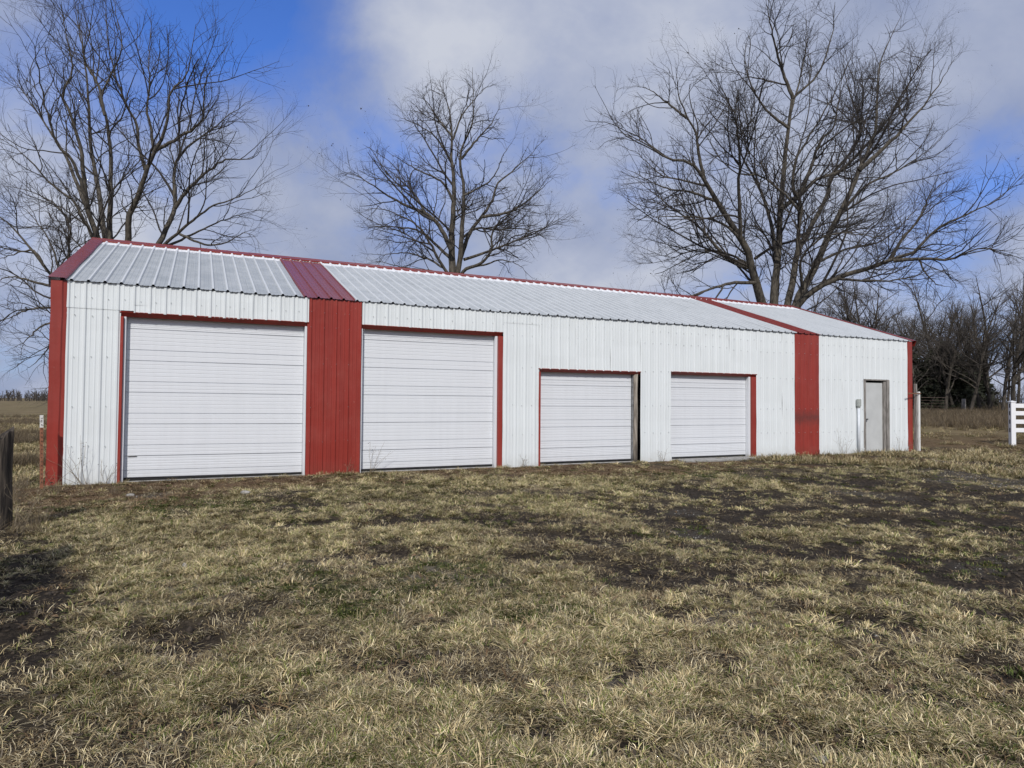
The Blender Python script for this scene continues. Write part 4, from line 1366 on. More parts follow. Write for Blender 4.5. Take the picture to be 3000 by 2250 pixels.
# far hedgerow on the left horizon
rng = np.random.default_rng(44)
nb = 520
az = rng.uniform(-0.72, -0.52, nb)
base = []
for k in range(nb):
    px = rng.uniform(-420, 330)
    dd = rng.uniform(255, 330)
    q = at(px, 1166, dd); base.append(q)
base = np.array(base); base[:, 2] = ground_z(base[:, 0], base[:, 1])
d = rng.normal(size=(nb, 3)) * 0.10; d[:, 2] = 1
d /= np.linalg.norm(d, axis=1, keepdims=True)
hh = (rng.uniform(2.2, 5.2, nb) * (0.75 + 0.5 * fbm(base[:, 0] * 0.05, base[:, 1] * 0.05, 4)))[:, None]
pts = [base]
for s in range(4):
    d = d + rng.normal(size=(nb, 3)) * 0.16
    d /= np.linalg.norm(d, axis=1, keepdims=True)
    pts.append(pts[-1] + d * hh / 4)
A = np.stack(pts, 1); B = np.linspace(0.16, 0.05, 5)[None] * np.ones((nb, 1))
parts = [tubes(A, B, 4)]
A2, B2 = children(A, B, rng, 3.4, (0.8, 2.2), 2, (25, 65), 0.075, 0.05, 0.05, 0.2)
parts.append(tubes(A2, B2, 3))
v, f = join(parts)
tag(new_obj('hedgerow', np_mesh('hedgerow', v, f), None, M['twig2']), 'distant bare hedgerow on the left horizon beyond the field', 'hedgerow', kind='stuff')

# ------------------------------------------------------------------ posts, gates, fence
# steel T-post by the corner
tx, ty = -0.06, -0.42
tz = gz(tx, ty)
tp = empty('steel_fence_post', (tx, ty, tz))
tp.rotation_euler = (0.0, math.radians(-1.2), math.radians(18))
tag(tp, 'thin orange steel fence post with flaking white top by the left barn corner', 'fence post')
pr = [(-0.026, 0.0, ), (0.026, 0.0)]
MB().box(-0.022, 0.022, -0.004, 0.004, -0.2, 0.93).box(-0.004, 0.004, 0.004, 0.034, -0.2, 0.93).build('shaft', M['orange'], tp)
MB().box(-0.023, 0.023, -0.005, 0.005, 0.932, 1.12).box(-0.005, 0.005, 0.005, 0.035, 0.932, 1.12).build('white_top', M['tposttop'], tp)
for k in range(16):
    MB().box(-0.006, 0.006, -0.010, -0.0055, 0.10 + k * 0.062, 0.114 + k * 0.062).build('stud', M['holes'], tp)

# old round wooden post at the left edge
wx, wy = 0.17, -3.98
wz = gz(wx, wy)
mb = MB()
n, rows = 22, 16
V, F = [], []
rs = random.Random(9)
prof = [rs.uniform(-0.010, 0.010) for _ in range(n)]
for r in range(rows + 1):
    t = r / rows
    z = -0.25 + 1.27 * t
    for k in range(n):
        an = 2 * math.pi * k / n
        rad = 0.138 * (1 - 0.16 * t) + 1.5 * prof[k] * (0.5 + 0.5 * t) + 0.006 * math.sin(an * 3 + t * 7) + 0.005 * math.sin(an * 9 + t * 3)
        V.append((rad * math.cos(an) + 0.02 * t, rad * math.sin(an), z + (0.05 * math.sin(an * 2 + 1) + 0.03 * math.sin(an * 7) + 0.03 * prof[k] / 0.01 if r == rows else 0)))
for r in range(rows):
    for k in range(n):
        F.append((r * n + k, r * n + (k + 1) % n, r * n + n + (k + 1) % n, r * n + n + k))
c = len(V)
V.append((0.02, 0, 1.0))
for k in range(n):
    F.append((rows * n + k, rows * n + (k + 1) % n, c))
wp = mb.add(V, F).build('wooden_post', M['postwood'])
wp.location = (wx, wy, wz)
tag(wp, 'thick black weathered round wooden post cut by the left edge', 'post')

# red tube gate hung beyond the post, running out of the frame
gate = empty('tube_gate', (wx - 0.08, wy + 0.34, wz))
tag(gate, 'red tubular farm gate behind the weathered post at the left edge', 'gate')
gl, gt, gb = 3.4, 1.15, 0.16
cr = 0.10
arc = [(-cr + cr * math.sin(a), 0, gt - cr + cr * math.cos(a)) for a in np.linspace(0, math.pi / 2, 6)]
frame = [(-gl, 0, gt)] + arc + [(0, 0, gb)]
MB().tube(frame, 0.022, 10).tube([(0, 0, gb), (-gl, 0, gb)], 0.022, 10).tube([(-gl, 0, gb), (-gl, 0, gt)], 0.022, 10).build('frame', M['gatered'], gate, True)
for k in range(1, 5):
    z = gb + (gt - gb) * k / 5
    MB().tube([(-gl, 0, z), (-0.01, 0, z)], 0.018, 8).build('rail', M['gatered'], gate, True)
gate.rotation_euler.z = math.radians(-14)

# peeling white post by the right barn corner, with its iron latch bar
px_, py_ = 21.30, -0.16
pw = empty('weathered_gate_post', (px_, py_, gz(px_, py_)))
tag(pw, 'peeling white wooden gate post with rusty latch bar at the right barn corner', 'gate post')
mb = MB().box(-0.028, 0.028, -0.03, 0.03, -0.2, 1.76, 0.006)
mb.build('post', M['peel'], pw)
MB().box(-0.085, -0.034, 0.02, 0.10, -0.2, 1.99, 0.006).build('rear_post', M['greywood'], pw)
MB().box(-0.50, 0.03, -0.050, -0.034, 1.69, 1.72, 0.003).box(-0.52, -0.50, -0.055, -0.03, 1.665, 1.73, 0.003).build('latch_bar', M['rust'], pw)

# white vinyl fence, four rails, end post routed on its free face
fp0 = at(2966, 1297, 21.0)
fx, fy = float(fp0[0]), float(fp0[1])
fence = empty('vinyl_fence', (fx, fy, gz(fx, fy)))
tag(fence, 'white four-rail vinyl fence with slotted end post at the right edge', 'fence')
fence.rotation_euler.z = math.radians(-28)
PHT = 1.42


def fence_post(x, slots):
    p = MB().box(x - 0.0725, x + 0.0725, -0.0725, 0.0725, -0.25, PHT - 0.03, 0.008).build('post', M['vinyl'], fence)
    V = [(x - 0.085, -0.085, PHT - 0.03), (x + 0.085, -0.085, PHT - 0.03), (x + 0.085, 0.085, PHT - 0.03), (x - 0.085, 0.085, PHT - 0.03),
         (x - 0.085, -0.085, PHT - 0.005), (x + 0.085, -0.085, PHT - 0.005), (x + 0.085, 0.085, PHT - 0.005), (x - 0.085, 0.085, PHT - 0.005), (x, 0, PHT + 0.025)]
    F = [(3, 2, 1, 0), (0, 1, 5, 4), (1, 2, 6, 5), (2, 3, 7, 6), (3, 0, 4, 7), (4, 5, 8), (5, 6, 8), (6, 7, 8), (7, 4, 8)]
    MB().add(V, F).build('post_cap', M['vinyl'], p)
    if slots:
        for z in RZ:
            MB().box(x - 0.0755, x - 0.060, -0.022, 0.022, z - 0.066, z + 0.066).build('rail_slot', M['slot'], p)


RZ = [0.58, 0.835, 1.09, 1.315]
RZ = [0.50, 0.77, 1.04, 1.28]
fence_post(0.0, True)
fence_post(2.44, False)
fence_post(4.88, False)
for z in RZ:
    for a in (0.06, 2.50):
        MB().box(a, a + 2.32, -0.020, 0.020, z - 0.068, z + 0.068, 0.004).build('rail', M['vinyl'], fence)

# far cattle gate and its wooden post at the edge of the wood
q = at(2695, 1182, 40.5)
cg = empty('cattle_gate', (float(q[0]), float(q[1]), gz(q[0], q[1])))
tag(cg, 'far rusty wire cattle gate in front of the dark cedars', 'gate')
cg.rotation_euler.z = math.radians(-30)
fr = MB()
fr.tube([(0, 0, 0.1), (0, 0, 1.15), (1.5, 0, 1.15), (1.5, 0, 0.1), (0, 0, 0.1)], 0.022, 6).build('frame', M['oldiron'], cg)
for k in range(1, 6):
    MB().tube([(0, 0, 0.1 + k * 0.175), (1.5, 0, 0.1 + k * 0.175)], 0.011, 5).build('bar', M['oldiron'], cg)
for i, (px, D, h, lb) in enumerate(((2686, 40.2, 1.25, 'far grey wooden post at the left end of the cattle gate'), (2823, 43, 1.0, 'short grey wooden stake at the woodland edge right of the cattle gate'))):
    q = at(px, 1182, D)
    o = MB().tube([(0, 0, -0.3), (0.01, 0, h * 0.5), (0.03, 0.01, h)], [0.14, 0.13, 0.11], 9).build('wooden_post', M['greywood'], None, True)
    o.location = (float(q[0]), float(q[1]), gz(q[0], q[1]))
    tag(o, lb, 'post')


# ------------------------------------------------------------------ small things on the ground
def lump(name, x, y, sx, sy, sz, seed, mat, label, cat, group=None, rz=0.0, sink=0.25):
    import bmesh
    bm = bmesh.new()
    bmesh.ops.create_icosphere(bm, subdivisions=2, radius=1)
    rs = np.random.default_rng(seed)
    dirs = rs.normal(size=(6, 3)); dirs /= np.linalg.norm(dirs, axis=1, keepdims=True)
    for v in bm.verts:
        p = np.array(v.co)
        k = 1.0
        for dd in dirs:
            h_ = p @ dd
            if h_ > 0.62: k = min(k, 0.62 / h_ + 0.12)
        v.co = Vector((p[0] * sx * k, p[1] * sy * k, p[2] * sz * k))
    me = bpy.data.meshes.new(name); bm.to_mesh(me); bm.free()
    o = new_obj(name, me, None, M[mat])
    o.location = (x, y, gz(x, y) + sz * (1 - sink) * 0.6)
    o.rotation_euler.z = rz
    return tag(o, label, cat, group)


lump('stone', 2.70, -2.10, 0.085, 0.055, 0.045, 1, 'stone', 'pale rounded stone on the litter in front of the first door', 'stone')
lump('stone', 1.97, -6.47, 0.022, 0.018, 0.040, 2, 'stone', 'small upright white stone standing in the grass at left', 'stone')
lump('stone', 4.22, -10.72, 0.035, 0.03, 0.02, 3, 'stone', 'grey stone in the grass at the bottom of the picture', 'stone')
lump('stone', 1.20, -1.60, 0.06, 0.05, 0.035, 4, 'stone', 'dull stone on brown litter near the left corner', 'stone')
for i, (x, y, sx, sy, rz, lb) in enumerate(((12.95, -0.28, 0.62, 0.26, -0.05, 'flat concrete slab in front of the fourth door, left one'), (14.1, -0.26, 0.58, 0.24, 0.04, 'flat concrete slab in front of the fourth door, right one'))):
    rs = random.Random(i)
    V, F = [], []
    ou = [(-1, -0.8), (-0.5, -1), (0.4, -0.95), (0.95, -0.85), (1, 0.3), (0.85, 1), (-0.1, 0.95), (-0.95, 1), (-1.02, 0.2)]
    ou = [(a * sx * rs.uniform(0.93, 1.05), b_ * sy * rs.uniform(0.93, 1.05)) for a, b_ in ou]
    k = len(ou)
    V = [(a, b_, -0.06) for a, b_ in ou] + [(a, b_, 0.035) for a, b_ in ou] + [(a * 0.98, b_ * 0.96, 0.045) for a, b_ in ou]
    F = [(j, (j + 1) % k, k + (j + 1) % k, k + j) for j in range(k)] + [(k + j, k + (j + 1) % k, 2 * k + (j + 1) % k, 2 * k + j) for j in range(k)] + [tuple(range(2 * k, 3 * k))]
    o = MB().add(V, F).build('concrete_slab', M['concrete'])
    o.location = (x, y, gz(x, y)); o.rotation_euler.z = rz
    tag(o, lb, 'slab', 'slabs before the fourth door')
# rusty brown scrap lying in the grass
q = (4.05, -4.17)
o = MB().box(-0.05, 0.05, -0.022, 0.022, 0.0, 0.018, 0.004).build('wood_scrap', M['rust'])
o.location = (q[0], q[1], gz(*q) + 0.03); o.rotation_euler = (0.2, 0.25, 0.9)
tag(o, 'small rust brown scrap of wood lying in the grass', 'scrap')


def weed(x, y, h, lean, n, seed, label, spread=0.35):
    rng = np.random.default_rng(seed)
    g = gz(x, y)
    d = rng.normal(size=(n, 3)) * spread; d[:, 2] = 1.0
    d[:, 0] += lean
    d /= np.linalg.norm(d, axis=1, keepdims=True)
    p = np.zeros((n, 3)); p[:, :2] = rng.normal(size=(n, 2)) * 0.03
    ln = h * rng.uniform(0.5, 1.05, n)[:, None]
    pts = [p]
    for s in range(6):
        d = d + rng.normal(size=(n, 3)) * 0.12
        d /= np.linalg.norm(d, axis=1, keepdims=True)
        pts.append(pts[-1] + d * ln / 6)
    A = np.stack(pts, 1); A[..., 1] = np.minimum(A[..., 1], 0.10)
    B = np.linspace(0.0035, 0.0015, 7)[None] * np.ones((n, 1))
    root = empty('dry_weed', (x, y, g))
    tag(root, label, 'weed', 'dry weeds against the barn')
    v, f = tubes(A, B, 3)
    new_obj('stem', np_mesh('stem', v, f), root, M['weed'])
    A2, B2 = children(A, B, rng, 16, (0.05, 0.16), 3, (30, 70), 0.0016, 0.4, 0.03, 0.25)
    A2[..., 1] = np.minimum(A2[..., 1], 0.11)
    v, f = tubes(A2, B2, 3)
    new_obj('twigs', np_mesh('twigs', v, f), root, M['weed'])
    t = A2[:, -1]
    new_obj('seed_heads', pods_mesh('seed_heads', t[rng.random(len(t)) < 0.7], 0.006, rng), root, M['pod'])


weed(0.42, -0.17, 0.85, -0.25, 9, 1, 'tall branching dry weed against the left white panel')
weed(0.72, -0.16, 0.45, 0.5, 7, 2, 'short dry weed leaning right below the left white panel')
weed(0.05, -0.25, 0.55, -0.2, 6, 3, 'dry weed at the foot of the left red corner trim')
weed(4.55, -0.18, 0.35, 0.45, 5, 4, 'dry weed at the foot of the wide red stripe')
weed(5.00, -0.17, 0.72, 0.55, 7, 5, 'branching dry weed before the second door, right of the red stripe')
weed(8.2, -0.16, 0.30, 0.4, 6, 6, 'dry weed below the white panel between second and third doors')
weed(11.85, -0.17, 0.35, 0.0, 7, 7, 'dry weed below the white panel between third and fourth doors')
weed(18.05, -0.18, 0.72, -0.15, 8, 8, 'tall dry weed left of the conduit pipe')
weed(20.33, -0.17, 0.55, 0.0, 5, 9, 'dry weed right of the walk-in door frame')
weed(20.75, -0.18, 0.42, 0.2, 5, 10, 'dry weed at the foot of the right red corner trim')
weed(0.42, -4.2, 0.7, 0.2, 8, 11, 'dry weed beside the weathered wooden post')
weed(-0.3, -0.9, 0.6, 0.3, 8, 12, 'dry weed in front of the orange steel post')


# ------------------------------------------------------------------ grass (uncountable)
def tuft_mesh(name, seed, n, rb, length, lean, width, palette, weights, segs=3, curl=0.9, dome=0.0):
    rng = np.random.default_rng(seed)
    az = rng.uniform(0, 6.283, n)
    rr = rb * np.sqrt(rng.random(n))
    a0 = rng.uniform(0, 6.283, n)
    base = np.stack([rr * np.cos(a0), rr * np.sin(a0), -0.012 + dome * (1 - (rr / rb) ** 2)], 1)
    az = np.where(rng.random(n) < 0.65, a0 + rng.normal(size=n) * 0.6, az)
    ln = rng.uniform(length[0], length[1], n)
    th = np.radians(rng.uniform(lean[0], lean[1], n))      # from vertical
    cu = rng.uniform(0.2, curl, n)
    w = rng.uniform(width[0], width[1], n)
    side = np.stack([-np.sin(az), np.cos(az), np.zeros(n)], 1)
    p = base
    V = []
    for s in range(segs + 1):
        f = 1 - s / segs
        if s < segs:
            ww = (w * (0.55 + 0.45 * f))[:, None]
            V += [p - side * ww / 2, p + side * ww / 2]
        else:
            V += [p]
        d = np.stack([np.sin(th) * np.cos(az), np.sin(th) * np.sin(az), np.cos(th)], 1)
        p = p + d * (ln / segs)[:, None]
        p[:, 2] = np.maximum(p[:, 2], 0.004)
        th = np.minimum(th + cu * 0.6, np.radians(115))
        az = az + rng.normal(size=n) * 0.12
    k = 2 * segs + 1
    V = np.stack(V, 1)
    i = np.arange(n)[:, None] * k
    F = []
    for s in range(segs - 1):
        a = 2 * s
        F += [i + np.array([[a, a + 1, a + 3]]), i + np.array([[a, a + 3, a + 2]])]
    F.append(i + np.array([[2 * segs - 2, 2 * segs - 1, 2 * segs]]))
    me = np_mesh(name, V.reshape(-1, 3), np.concatenate(F))
    pal = np.array(palette)
    c = pal[rng.choice(len(pal), n, p=np.array(weights) / np.sum(weights))] * rng.uniform(0.5, 1.25, (n, 1))
    cc = np.ones((n, k, 4)); cc[:, :, :3] = c[:, None, :]
    a = me.color_attributes.new('col', 'FLOAT_COLOR', 'POINT')
    a.data.foreach_set('color', cc.ravel().astype(np.float32))
    me.materials.append(M['grass'])
    return me


def grass_mat():
    m, n, l, b = mat_new('grass_blades')
    a = N(n, 'ShaderNodeAttribute', attribute_name='col')
    t = N(n, 'ShaderNodeAttribute', attribute_name='tint', attribute_type='INSTANCER')
    hs = N(n, 'ShaderNodeHueSaturation')
    l.new(a.outputs['Color'], hs.inputs['Color'])
    l.new(t.outputs['Fac'], hs.inputs['Value'])
    l.new(hs.outputs[0], b.inputs['Base Color'])
    b.inputs['Roughness'].default_value = 0.7
    b.inputs['Specular IOR Level'].default_value = 0.2
    return m


M['grass'] = grass_mat()
TAN = [(0.57, 0.465, 0.262), (0.46, 0.36, 0.187), (0.69, 0.59, 0.38), (0.25, 0.183, 0.098)]
GRN = [(0.15, 0.175, 0.04), (0.21, 0.22, 0.06), (0.095, 0.12, 0.028)]
src = bpy.data.collections.new('grass_sources')
tufts = []


def add_tuft(me):
    o = bpy.data.objects.new('tuft_%02d' % len(tufts), me)
    src.objects.link(o)
    tufts.append(o)


for k in range(4):      # 0-3 tan tussock with some green
    add_tuft(tuft_mesh('tuft', 50 + k, 78, (0.035, 0.07, 0.045, 0.08)[k], (0.025, (0.066, 0.07, 0.085, 0.058)[k]), (42, 102), (0.0022, 0.0044), TAN + GRN, [5, 4, 4.2, 2.6, 2.9, 2.3, 2.1], curl=0.5, dome=0.02))
for k in range(3):      # 4-6 greener
    add_tuft(tuft_mesh('tuft', 60 + k, 72, (0.035, 0.07, 0.05)[k], (0.024, (0.06, 0.068, 0.056)[k]), (36, 100), (0.0022, 0.0042), TAN + GRN, [3, 3, 2, 2, 2.6, 2.4, 2.2], curl=0.6, dome=0.018))
for k in range(3):      # 7-9 flattened thatch
    add_tuft(tuft_mesh('thatch', 70 + k, 50, 0.11, (0.025, 0.075), (66, 98), (0.0018, 0.0040), TAN + [(0.15, 0.11, 0.065), (0.2, 0.165, 0.12)], [2, 3, 1.5, 3, 3, 2], curl=0.35))
for k in range(2):      # 10-11 moss and clover
    add_tuft(tuft_mesh('moss', 80 + k, 80, 0.08, (0.012, 0.032), (10, 80), (0.004, 0.009), [(0.065, 0.09, 0.018), (0.10, 0.125, 0.03), (0.05, 0.06, 0.018), (0.16, 0.15, 0.05)], [3, 2.5, 3, 2], segs=2))
for k in range(2):      # 12-13 tall rank grass
    add_tuft(tuft_mesh('rank', 90 + k, 70, 0.10, (0.18, 0.48), (4, 42), (0.003, 0.006), [(0.22, 0.165, 0.10), (0.15, 0.115, 0.075), (0.30, 0.235, 0.14), (0.18, 0.15, 0.115)], [3, 3, 2, 2], curl=0.5))
for k in range(2):      # 14-15 brown litter and stems
    add_tuft(tuft_mesh('litter', 95 + k, 55, 0.10, (0.02, 0.075), (70, 100), (0.0025, 0.006), [(0.16, 0.10, 0.052), (0.23, 0.155, 0.08), (0.085, 0.057, 0.032), (0.31, 0.235, 0.135)], [3, 3, 2, 2], curl=0.25))
for k in range(2):      # 16-17 coarse far sward
    add_tuft(tuft_mesh('sward', 98 + k, 90, 0.22, (0.06, 0.17), (10, 72), (0.006, 0.012), TAN + GRN, [4, 4, 3, 3, 1.4, 1.0, 1.2]))


def gn_scatter(name, pos, rot, scl, idx, tint, label, cat):
    me = bpy.data.meshes.new(name)
    n = len(pos)
    me.vertices.add(n)
    me.vertices.foreach_set('co', pos.astype(np.float32).ravel())
    for nm, ty, arr, key in (('rot', 'FLOAT_VECTOR', rot, 'vector'), ('scl', 'FLOAT', scl, 'value'), ('idx', 'INT', idx, 'value'), ('tint', 'FLOAT', tint, 'value')):
        a = me.attributes.new(nm, ty, 'POINT')
        a.data.foreach_set(key, arr.astype(np.int32 if ty == 'INT' else np.float32).ravel())
    o = new_obj(name, me)
    ng = bpy.data.node_groups.new(name, 'GeometryNodeTree')
    ng.interface.new_socket('Geometry', in_out='INPUT', socket_type='NodeSocketGeometry')
    ng.interface.new_socket('Geometry', in_out='OUTPUT', socket_type='NodeSocketGeometry')
    nd, lk = ng.nodes, ng.links
    gi, go = nd.new('NodeGroupInput'), nd.new('NodeGroupOutput')
    ip = nd.new('GeometryNodeInstanceOnPoints')
    ci = nd.new('GeometryNodeCollectionInfo')
    ci.inputs['Collection'].default_value = src
    ci.inputs['Separate Children'].default_value = True
    ci.inputs['Reset Children'].default_value = True

    def na(nm, ty):
        x = nd.new('GeometryNodeInputNamedAttribute'); x.data_type = ty
        x.inputs['Name'].default_value = nm
        return x.outputs['Attribute']
    e2r = nd.new('FunctionNodeEulerToRotation')
    lk.new(na('rot', 'FLOAT_VECTOR'), e2r.inputs[0])
    lk.new(gi.outputs[0], ip.inputs['Points'])
    lk.new(ci.outputs[0], ip.inputs['Instance'])
    ip.inputs['Pick Instance'].default_value = True
    lk.new(na('idx', 'INT'), ip.inputs['Instance Index'])
    lk.new(e2r.outputs[0], ip.inputs['Rotation'])
    lk.new(na('scl', 'FLOAT'), ip.inputs['Scale'])
    lk.new(ip.outputs[0], go.inputs[0])
    md = o.modifiers.new('scatter', 'NODES')
    md.node_group = ng
    return tag(o, label, cat, kind='stuff')


def wedge(n, d0, d1, rng, power=1.0, a0=-46, a1=47):
    """points in the sector the camera overlooks (with a margin), nearer ones denser"""
    an = np.radians(rng.uniform(a0, a1, n))
    u = rng.random(n)
    if power == 1.0:
        d_ = d0 * (d1 / d0) ** u
    else:
        d_ = (d0 ** (1 - power + 1) + u * (d1 ** (2 - power) - d0 ** (2 - power))) ** (1 / (2 - power)) if power != 2 else d0 * (d1 / d0) ** u
    an = an * (1 + 0.75 * np.exp(-d_ / 3.5))      # wider close by
    az = HEAD - an
    return CAM[0] + d_ * np.cos(az), CAM[1] + d_ * np.sin(az), d_


def clear_of_barn(x, y):
    return ~((x > -0.12) & (x < 21.35) & (y > -0.10) & (y < 9.2))


def scatter(name, parts, label, cat):
    pos = np.concatenate([p[0] for p in parts]); rot = np.concatenate([p[1] for p in parts])
    scl = np.concatenate([p[2] for p in parts]); idx = np.concatenate([p[3] for p in parts]); tn = np.concatenate([p[4] for p in parts])
    return gn_scatter(name, pos, rot, scl, idx, tn, label, cat)


def part(x, y, keep, lo, hi, s, tint, rng, tilt=0.12):
    x, y = x[keep], y[keep]
    s = s[keep] if hasattr(s, '__len__') else np.full(len(x), s)
    tint = tint[keep] if hasattr(tint, '__len__') else np.full(len(x), tint)
    n = len(x)
    z = ground_z(x, y)
    return (np.stack([x, y, z], 1), np.stack([rng.normal(size=n) * tilt, rng.normal(size=n) * tilt, rng.uniform(0, 6.283, n)], 1),
            s * rng.uniform(0.75, 1.25, n), rng.integers(lo, hi, n), tint * rng.uniform(0.82, 1.15, n))


rng = np.random.default_rng(77)
allp = []
# tan tussocks: a few tufts crowd round each crown, dark gaps stay between crowns
cx, cy, cd = wedge(64000, 1.7, 27, rng, 1.35)
clump = fbm(cx * 0.9, cy * 0.9, 41, 3)
fine = fbm(cx * 2.6, cy * 2.6, 47, 3)
bare, moss, litt_shade, grav = patch(BARE_SHADE, cx, cy), patch(MOSS, cx, cy), patch(LITT_SHADE, cx, cy), patch(GRAV, cx, cy)
dens = sstep(0.445, 0.525, clump * 0.5 + fine * 0.5 + 0.03 * (1 - sstep(6.5, 9.5, cx - 0.3 * (cy + 8)))) * (1 - 0.96 * bare) * (1 - 0.75 * moss) * (1 - 0.88 * litt_shade) * (1 - 0.95 * grav)
side = sstep(8.5, 14, cx - 0.55 * cy)         # the trafficked right side is thinner
dens *= 1 - 0.50 * side
dens *= 0.25 + 0.75 * sstep(0.3, 1.5, np.where((cx > -0.5) & (cx < 22), -cy, 9))
ck = rng.random(len(cx)) < dens + 0.03
cx, cy, cd = cx[ck], cy[ck], cd[ck]
ctint = (0.70 + 0.66 * fbm(cx * 0.6 + 5, cy * 0.6, 53, 3)) * rng.uniform(0.62, 1.3, len(cx))
csz = rng.uniform(0.55, 1.35, len(cx))
green = fbm(cx * 0.8, cy * 0.8, 61, 3)
cg_ = rng.random(len(cx)) < sstep(0.48, 0.72, green) * 0.75 + 0.10
k5 = rng.integers(1, 3, len(cx))
ix = np.repeat(np.arange(len(cx)), k5)
x = cx[ix] + rng.normal(size=len(ix)) * 0.055 * csz[ix]
y = cy[ix] + rng.normal(size=len(ix)) * 0.055 * csz[ix]
ok = clear_of_barn(x, y)
far_s = (0.82 + 0.45 * sstep(4, 14, cd[ix])) * csz[ix]
isg = cg_[ix]
allp.append(part(x, y, ok & ~isg, 0, 4, far_s, ctint[ix], rng, 0.2))
allp.append(part(x, y, ok & isg, 4, 7, far_s * 0.95, ctint[ix], rng, 0.2))
# thatch lying everywhere
x, y, d_ = wedge(42000, 1.7, 24, rng, 1.35)
bare, litt_shade = patch(BARE_SHADE, x, y), patch(LITT_SHADE, x, y)
keep = clear_of_barn(x, y) & (rng.random(len(x)) < (0.58 - 0.5 * bare) * (1 - 0.6 * litt_shade) * (1 - 0.4 * sstep(8.5, 14, x - 0.55 * y)))
allp.append(part(x, y, keep, 7, 10, 1.0, 0.65 + 0.7 * fbm(x * 0.9, y * 0.9, 71, 3), rng))
# moss
x, y, d_ = wedge(26000, 1.7, 20, rng, 1.3)
moss = patch(MOSS, x, y)
keep = clear_of_barn(x, y) & (rng.random(len(x)) < moss * 0.75 + 0.16 * sstep(0.45, 0.7, fbm(x * 0.9, y * 0.9, 81, 3)))
allp.append(part(x, y, keep, 10, 12, 1.0, 0.6 + 0.6 * fbm(x * 2, y * 2, 83, 2), rng))
# brown litter along the walls and in the brown and painted-shade patches
x, y, d_ = wedge(30000, 3.0, 30, rng, 1.0)
litt_shade = patch(LITT_SHADE, x, y)
wallb = np.exp(-((y + 0.25) / 0.25) ** 2) * ((x > -0.3) & (x < 21.5))
keep = clear_of_barn(x, y) & (rng.random(len(x)) < np.maximum(litt_shade * 0.85, wallb) + 0.02)
allp.append(part(x, y, keep, 14, 16, 1.15, 0.6 + 0.7 * fbm(x * 1.5, y * 1.5, 91, 2), rng))
# rank tufts at the wall foot and around the posts
wx_ = np.concatenate([rng.uniform(-0.3, 21.3, 150), rng.normal(4.4, 0.25, 22), rng.normal(5.0, 0.1, 16), rng.normal(7.72, 0.1, 14), rng.normal(11.25, 0.08, 14), rng.normal(12.28, 0.06, 8), rng.normal(20.0, 0.15, 10)])
wy_ = -0.13 - np.abs(rng.normal(size=len(wx_))) * 0.07
kk = np.ones(len(wx_), bool)
allp.append(part(wx_, wy_, kk, 0, 4, 1.15, 0.72, rng, 0.3))
wx_ = np.concatenate([rng.normal(0.25, 0.22, 14), rng.normal(-0.5, 0.5, 36)]); wy_ = np.concatenate([rng.normal(-4.0, 0.22, 14), rng.normal(-0.7, 0.7, 36)])
kk = clear_of_barn(wx_, wy_)
allp.append(part(wx_, wy_, kk, 12, 14, 0.55, 1.0, rng, 0.3))
# fields left and right: coarse sward, then rank grass before the wood
x, y, d_ = wedge(26000, 11, 62, rng, 1.0)
beyond = (x < -0.4) | (x > 21.5) | (d_ > 17)
bank = patch(LITT_SHADE, x, y)
dn = sstep(0.36, 0.56, fbm(x * 0.5, y * 0.5, 101, 4)) * (1 - 0.75 * bank) * (1 - 0.8 * patch(GRAV, x, y))
keep = clear_of_barn(x, y) & beyond & (rng.random(len(x)) < dn)
allp.append(part(x, y, keep, 16, 18, 1.0, 0.55 + 0.55 * fbm(x * 0.25, y * 0.25, 103, 3), rng))
x, y, d_ = wedge(16000, 24, 62, rng, 1.0, 18, 47)
keep = (x > 30) & (rng.random(len(x)) < sstep(30, 38, x) * 0.9)
allp.append(part(x, y, keep, 12, 14, 1.1, 0.9, rng))
x, y, d_ = wedge(9000, 14, 60, rng, 1.0, -47, -30)
keep = (x < -0.5) & (y > 0.5) & (rng.random(len(x)) < sstep(0.52, 0.66, fbm(x * 0.3, y * 0.5, 107, 3)) * 0.8)
allp.append(part(x, y, keep, 12, 14, 0.8, 0.9, rng))
scatter('grass', allp, 'tufted tan and green winter grass with thatch, moss and litter covering the yard', 'grass')

# dead leaves and gravel, uncountable
rng = np.random.default_rng(88)
x, y, d_ = wedge(9000, 1.8, 30, rng, 1.2)
keep = clear_of_barn(x, y) & (rng.random(len(x)) < 0.07 + 0.75 * patch(LITT_SHADE, x, y))
x, y = x[keep], y[keep]
n = len(x)
z = ground_z(x, y) + rng.uniform(0.008, 0.05, n)
s = rng.uniform(0.007, 0.020, n)
az = rng.uniform(0, 6.283, n)
u = np.stack([np.cos(az), np.sin(az), rng.normal(size=n) * 0.35], 1); w = np.stack([-np.sin(az), np.cos(az), rng.normal(size=n) * 0.35], 1)
c = np.stack([x, y, z], 1)
up = np.array([0, 0, 1.0])
sv = s[:, None]
V = np.stack([c - u * sv * 1.5, c - u * sv * 0.3 + w * sv * 0.75 + up * sv * 0.35, c + u * sv * 0.5 + w * sv * 0.65 + up * sv * 0.4, c + u * sv * 1.6 + up * sv * 0.2, c + u * sv * 0.5 - w * sv * 0.65 + up * sv * 0.35, c - u * sv * 0.3 - w * sv * 0.75 + up * sv * 0.4, c + u * sv * 0.1], 1)
i = np.arange(n)[:, None] * 7
F = np.concatenate([i + np.array([[0, 6, 1]]), i + np.array([[1, 6, 2]]), i + np.array([[2, 6, 3]]), i + np.array([[3, 6, 4]]), i + np.array([[4, 6, 5]]), i + np.array([[5, 6, 0]])])
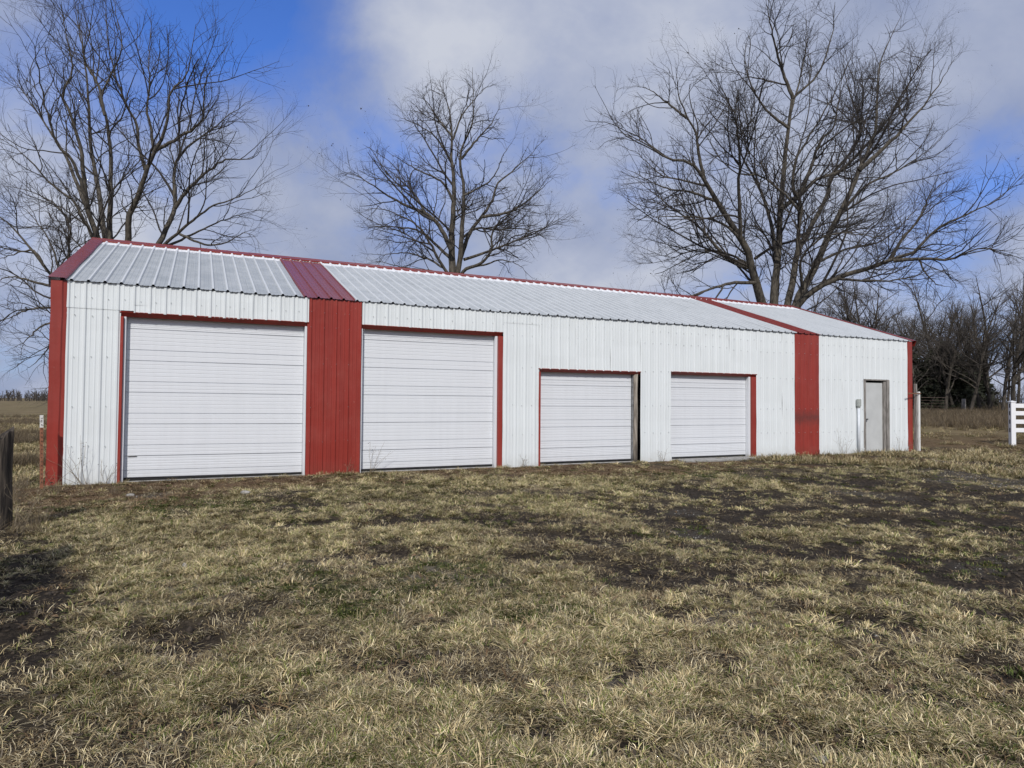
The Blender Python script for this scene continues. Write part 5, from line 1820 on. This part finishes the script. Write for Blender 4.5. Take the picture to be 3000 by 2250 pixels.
tag(new_obj('fallen_leaves', np_mesh('fallen_leaves', V.reshape(-1, 3), F), None, M['leaf']), 'curled brown dead leaves scattered over the grass', 'leaves', kind='stuff')

# crumbs of soil in the bare and painted-shade places
x, y, d_ = wedge(70000, 1.8, 15, rng, 1.2)
keep = clear_of_barn(x, y) & (rng.random(len(x)) < 0.03 + 0.55 * patch(BARE_SHADE, x, y))
x, y = x[keep], y[keep]
n = len(x)
base = np.array([[1, 0, 0], [0, 1, 0], [-1, 0, 0], [0, -1, 0], [0, 0, 0.8], [0, 0, -0.8]], float)
s = (rng.random((n, 1, 1)) ** 3 * 0.022 + 0.005)
rv = base[None] * (1 + rng.normal(size=(n, 6, 3)) * 0.3) + rng.normal(size=(n, 6, 3)) * 0.2
V = np.stack([x, y, ground_z(x, y) + 0.003], 1)[:, None, :] + rv * s
i = np.arange(n)[:, None] * 6
F = np.concatenate([i + np.array([q]) for q in ([0, 1, 4], [1, 2, 4], [2, 3, 4], [3, 0, 4], [1, 0, 5], [2, 1, 5], [3, 2, 5], [0, 3, 5])])
tag(new_obj('soil_crumbs', np_mesh('soil_crumbs', V.reshape(-1, 3), F), None, M['soil']), 'dark crumbs of damp soil in the bare and painted-shade patches', 'soil', kind='stuff')

x, y, d_ = wedge(60000, 1.8, 24, rng, 1.2)
keep = clear_of_barn(x, y) & (rng.random(len(x)) < 0.003 + 0.5 * patch(GRAV, x, y) ** 1.5)
x, y = x[keep], y[keep]
n = len(x)
base = np.array([[1, 0, 0], [0, 1, 0], [-1, 0, 0], [0, -1, 0], [0, 0, 0.8], [0, 0, -0.8]], float)
s = (rng.random((n, 1, 1)) ** 3 * 0.013 + 0.004)
rv = base[None] * (1 + rng.normal(size=(n, 6, 3)) * 0.3) + rng.normal(size=(n, 6, 3)) * 0.2
V = np.stack([x, y, ground_z(x, y) + 0.004], 1)[:, None, :] + rv * s
i = np.arange(n)[:, None] * 6
F = np.concatenate([i + np.array([q]) for q in ([0, 1, 4], [1, 2, 4], [2, 3, 4], [3, 0, 4], [1, 0, 5], [2, 1, 5], [3, 2, 5], [0, 3, 5])])
tag(new_obj('gravel', np_mesh('gravel', V.reshape(-1, 3), F), None, M['stone']), 'pale gravel showing through bare patches and along the farm track', 'gravel', kind='stuff')
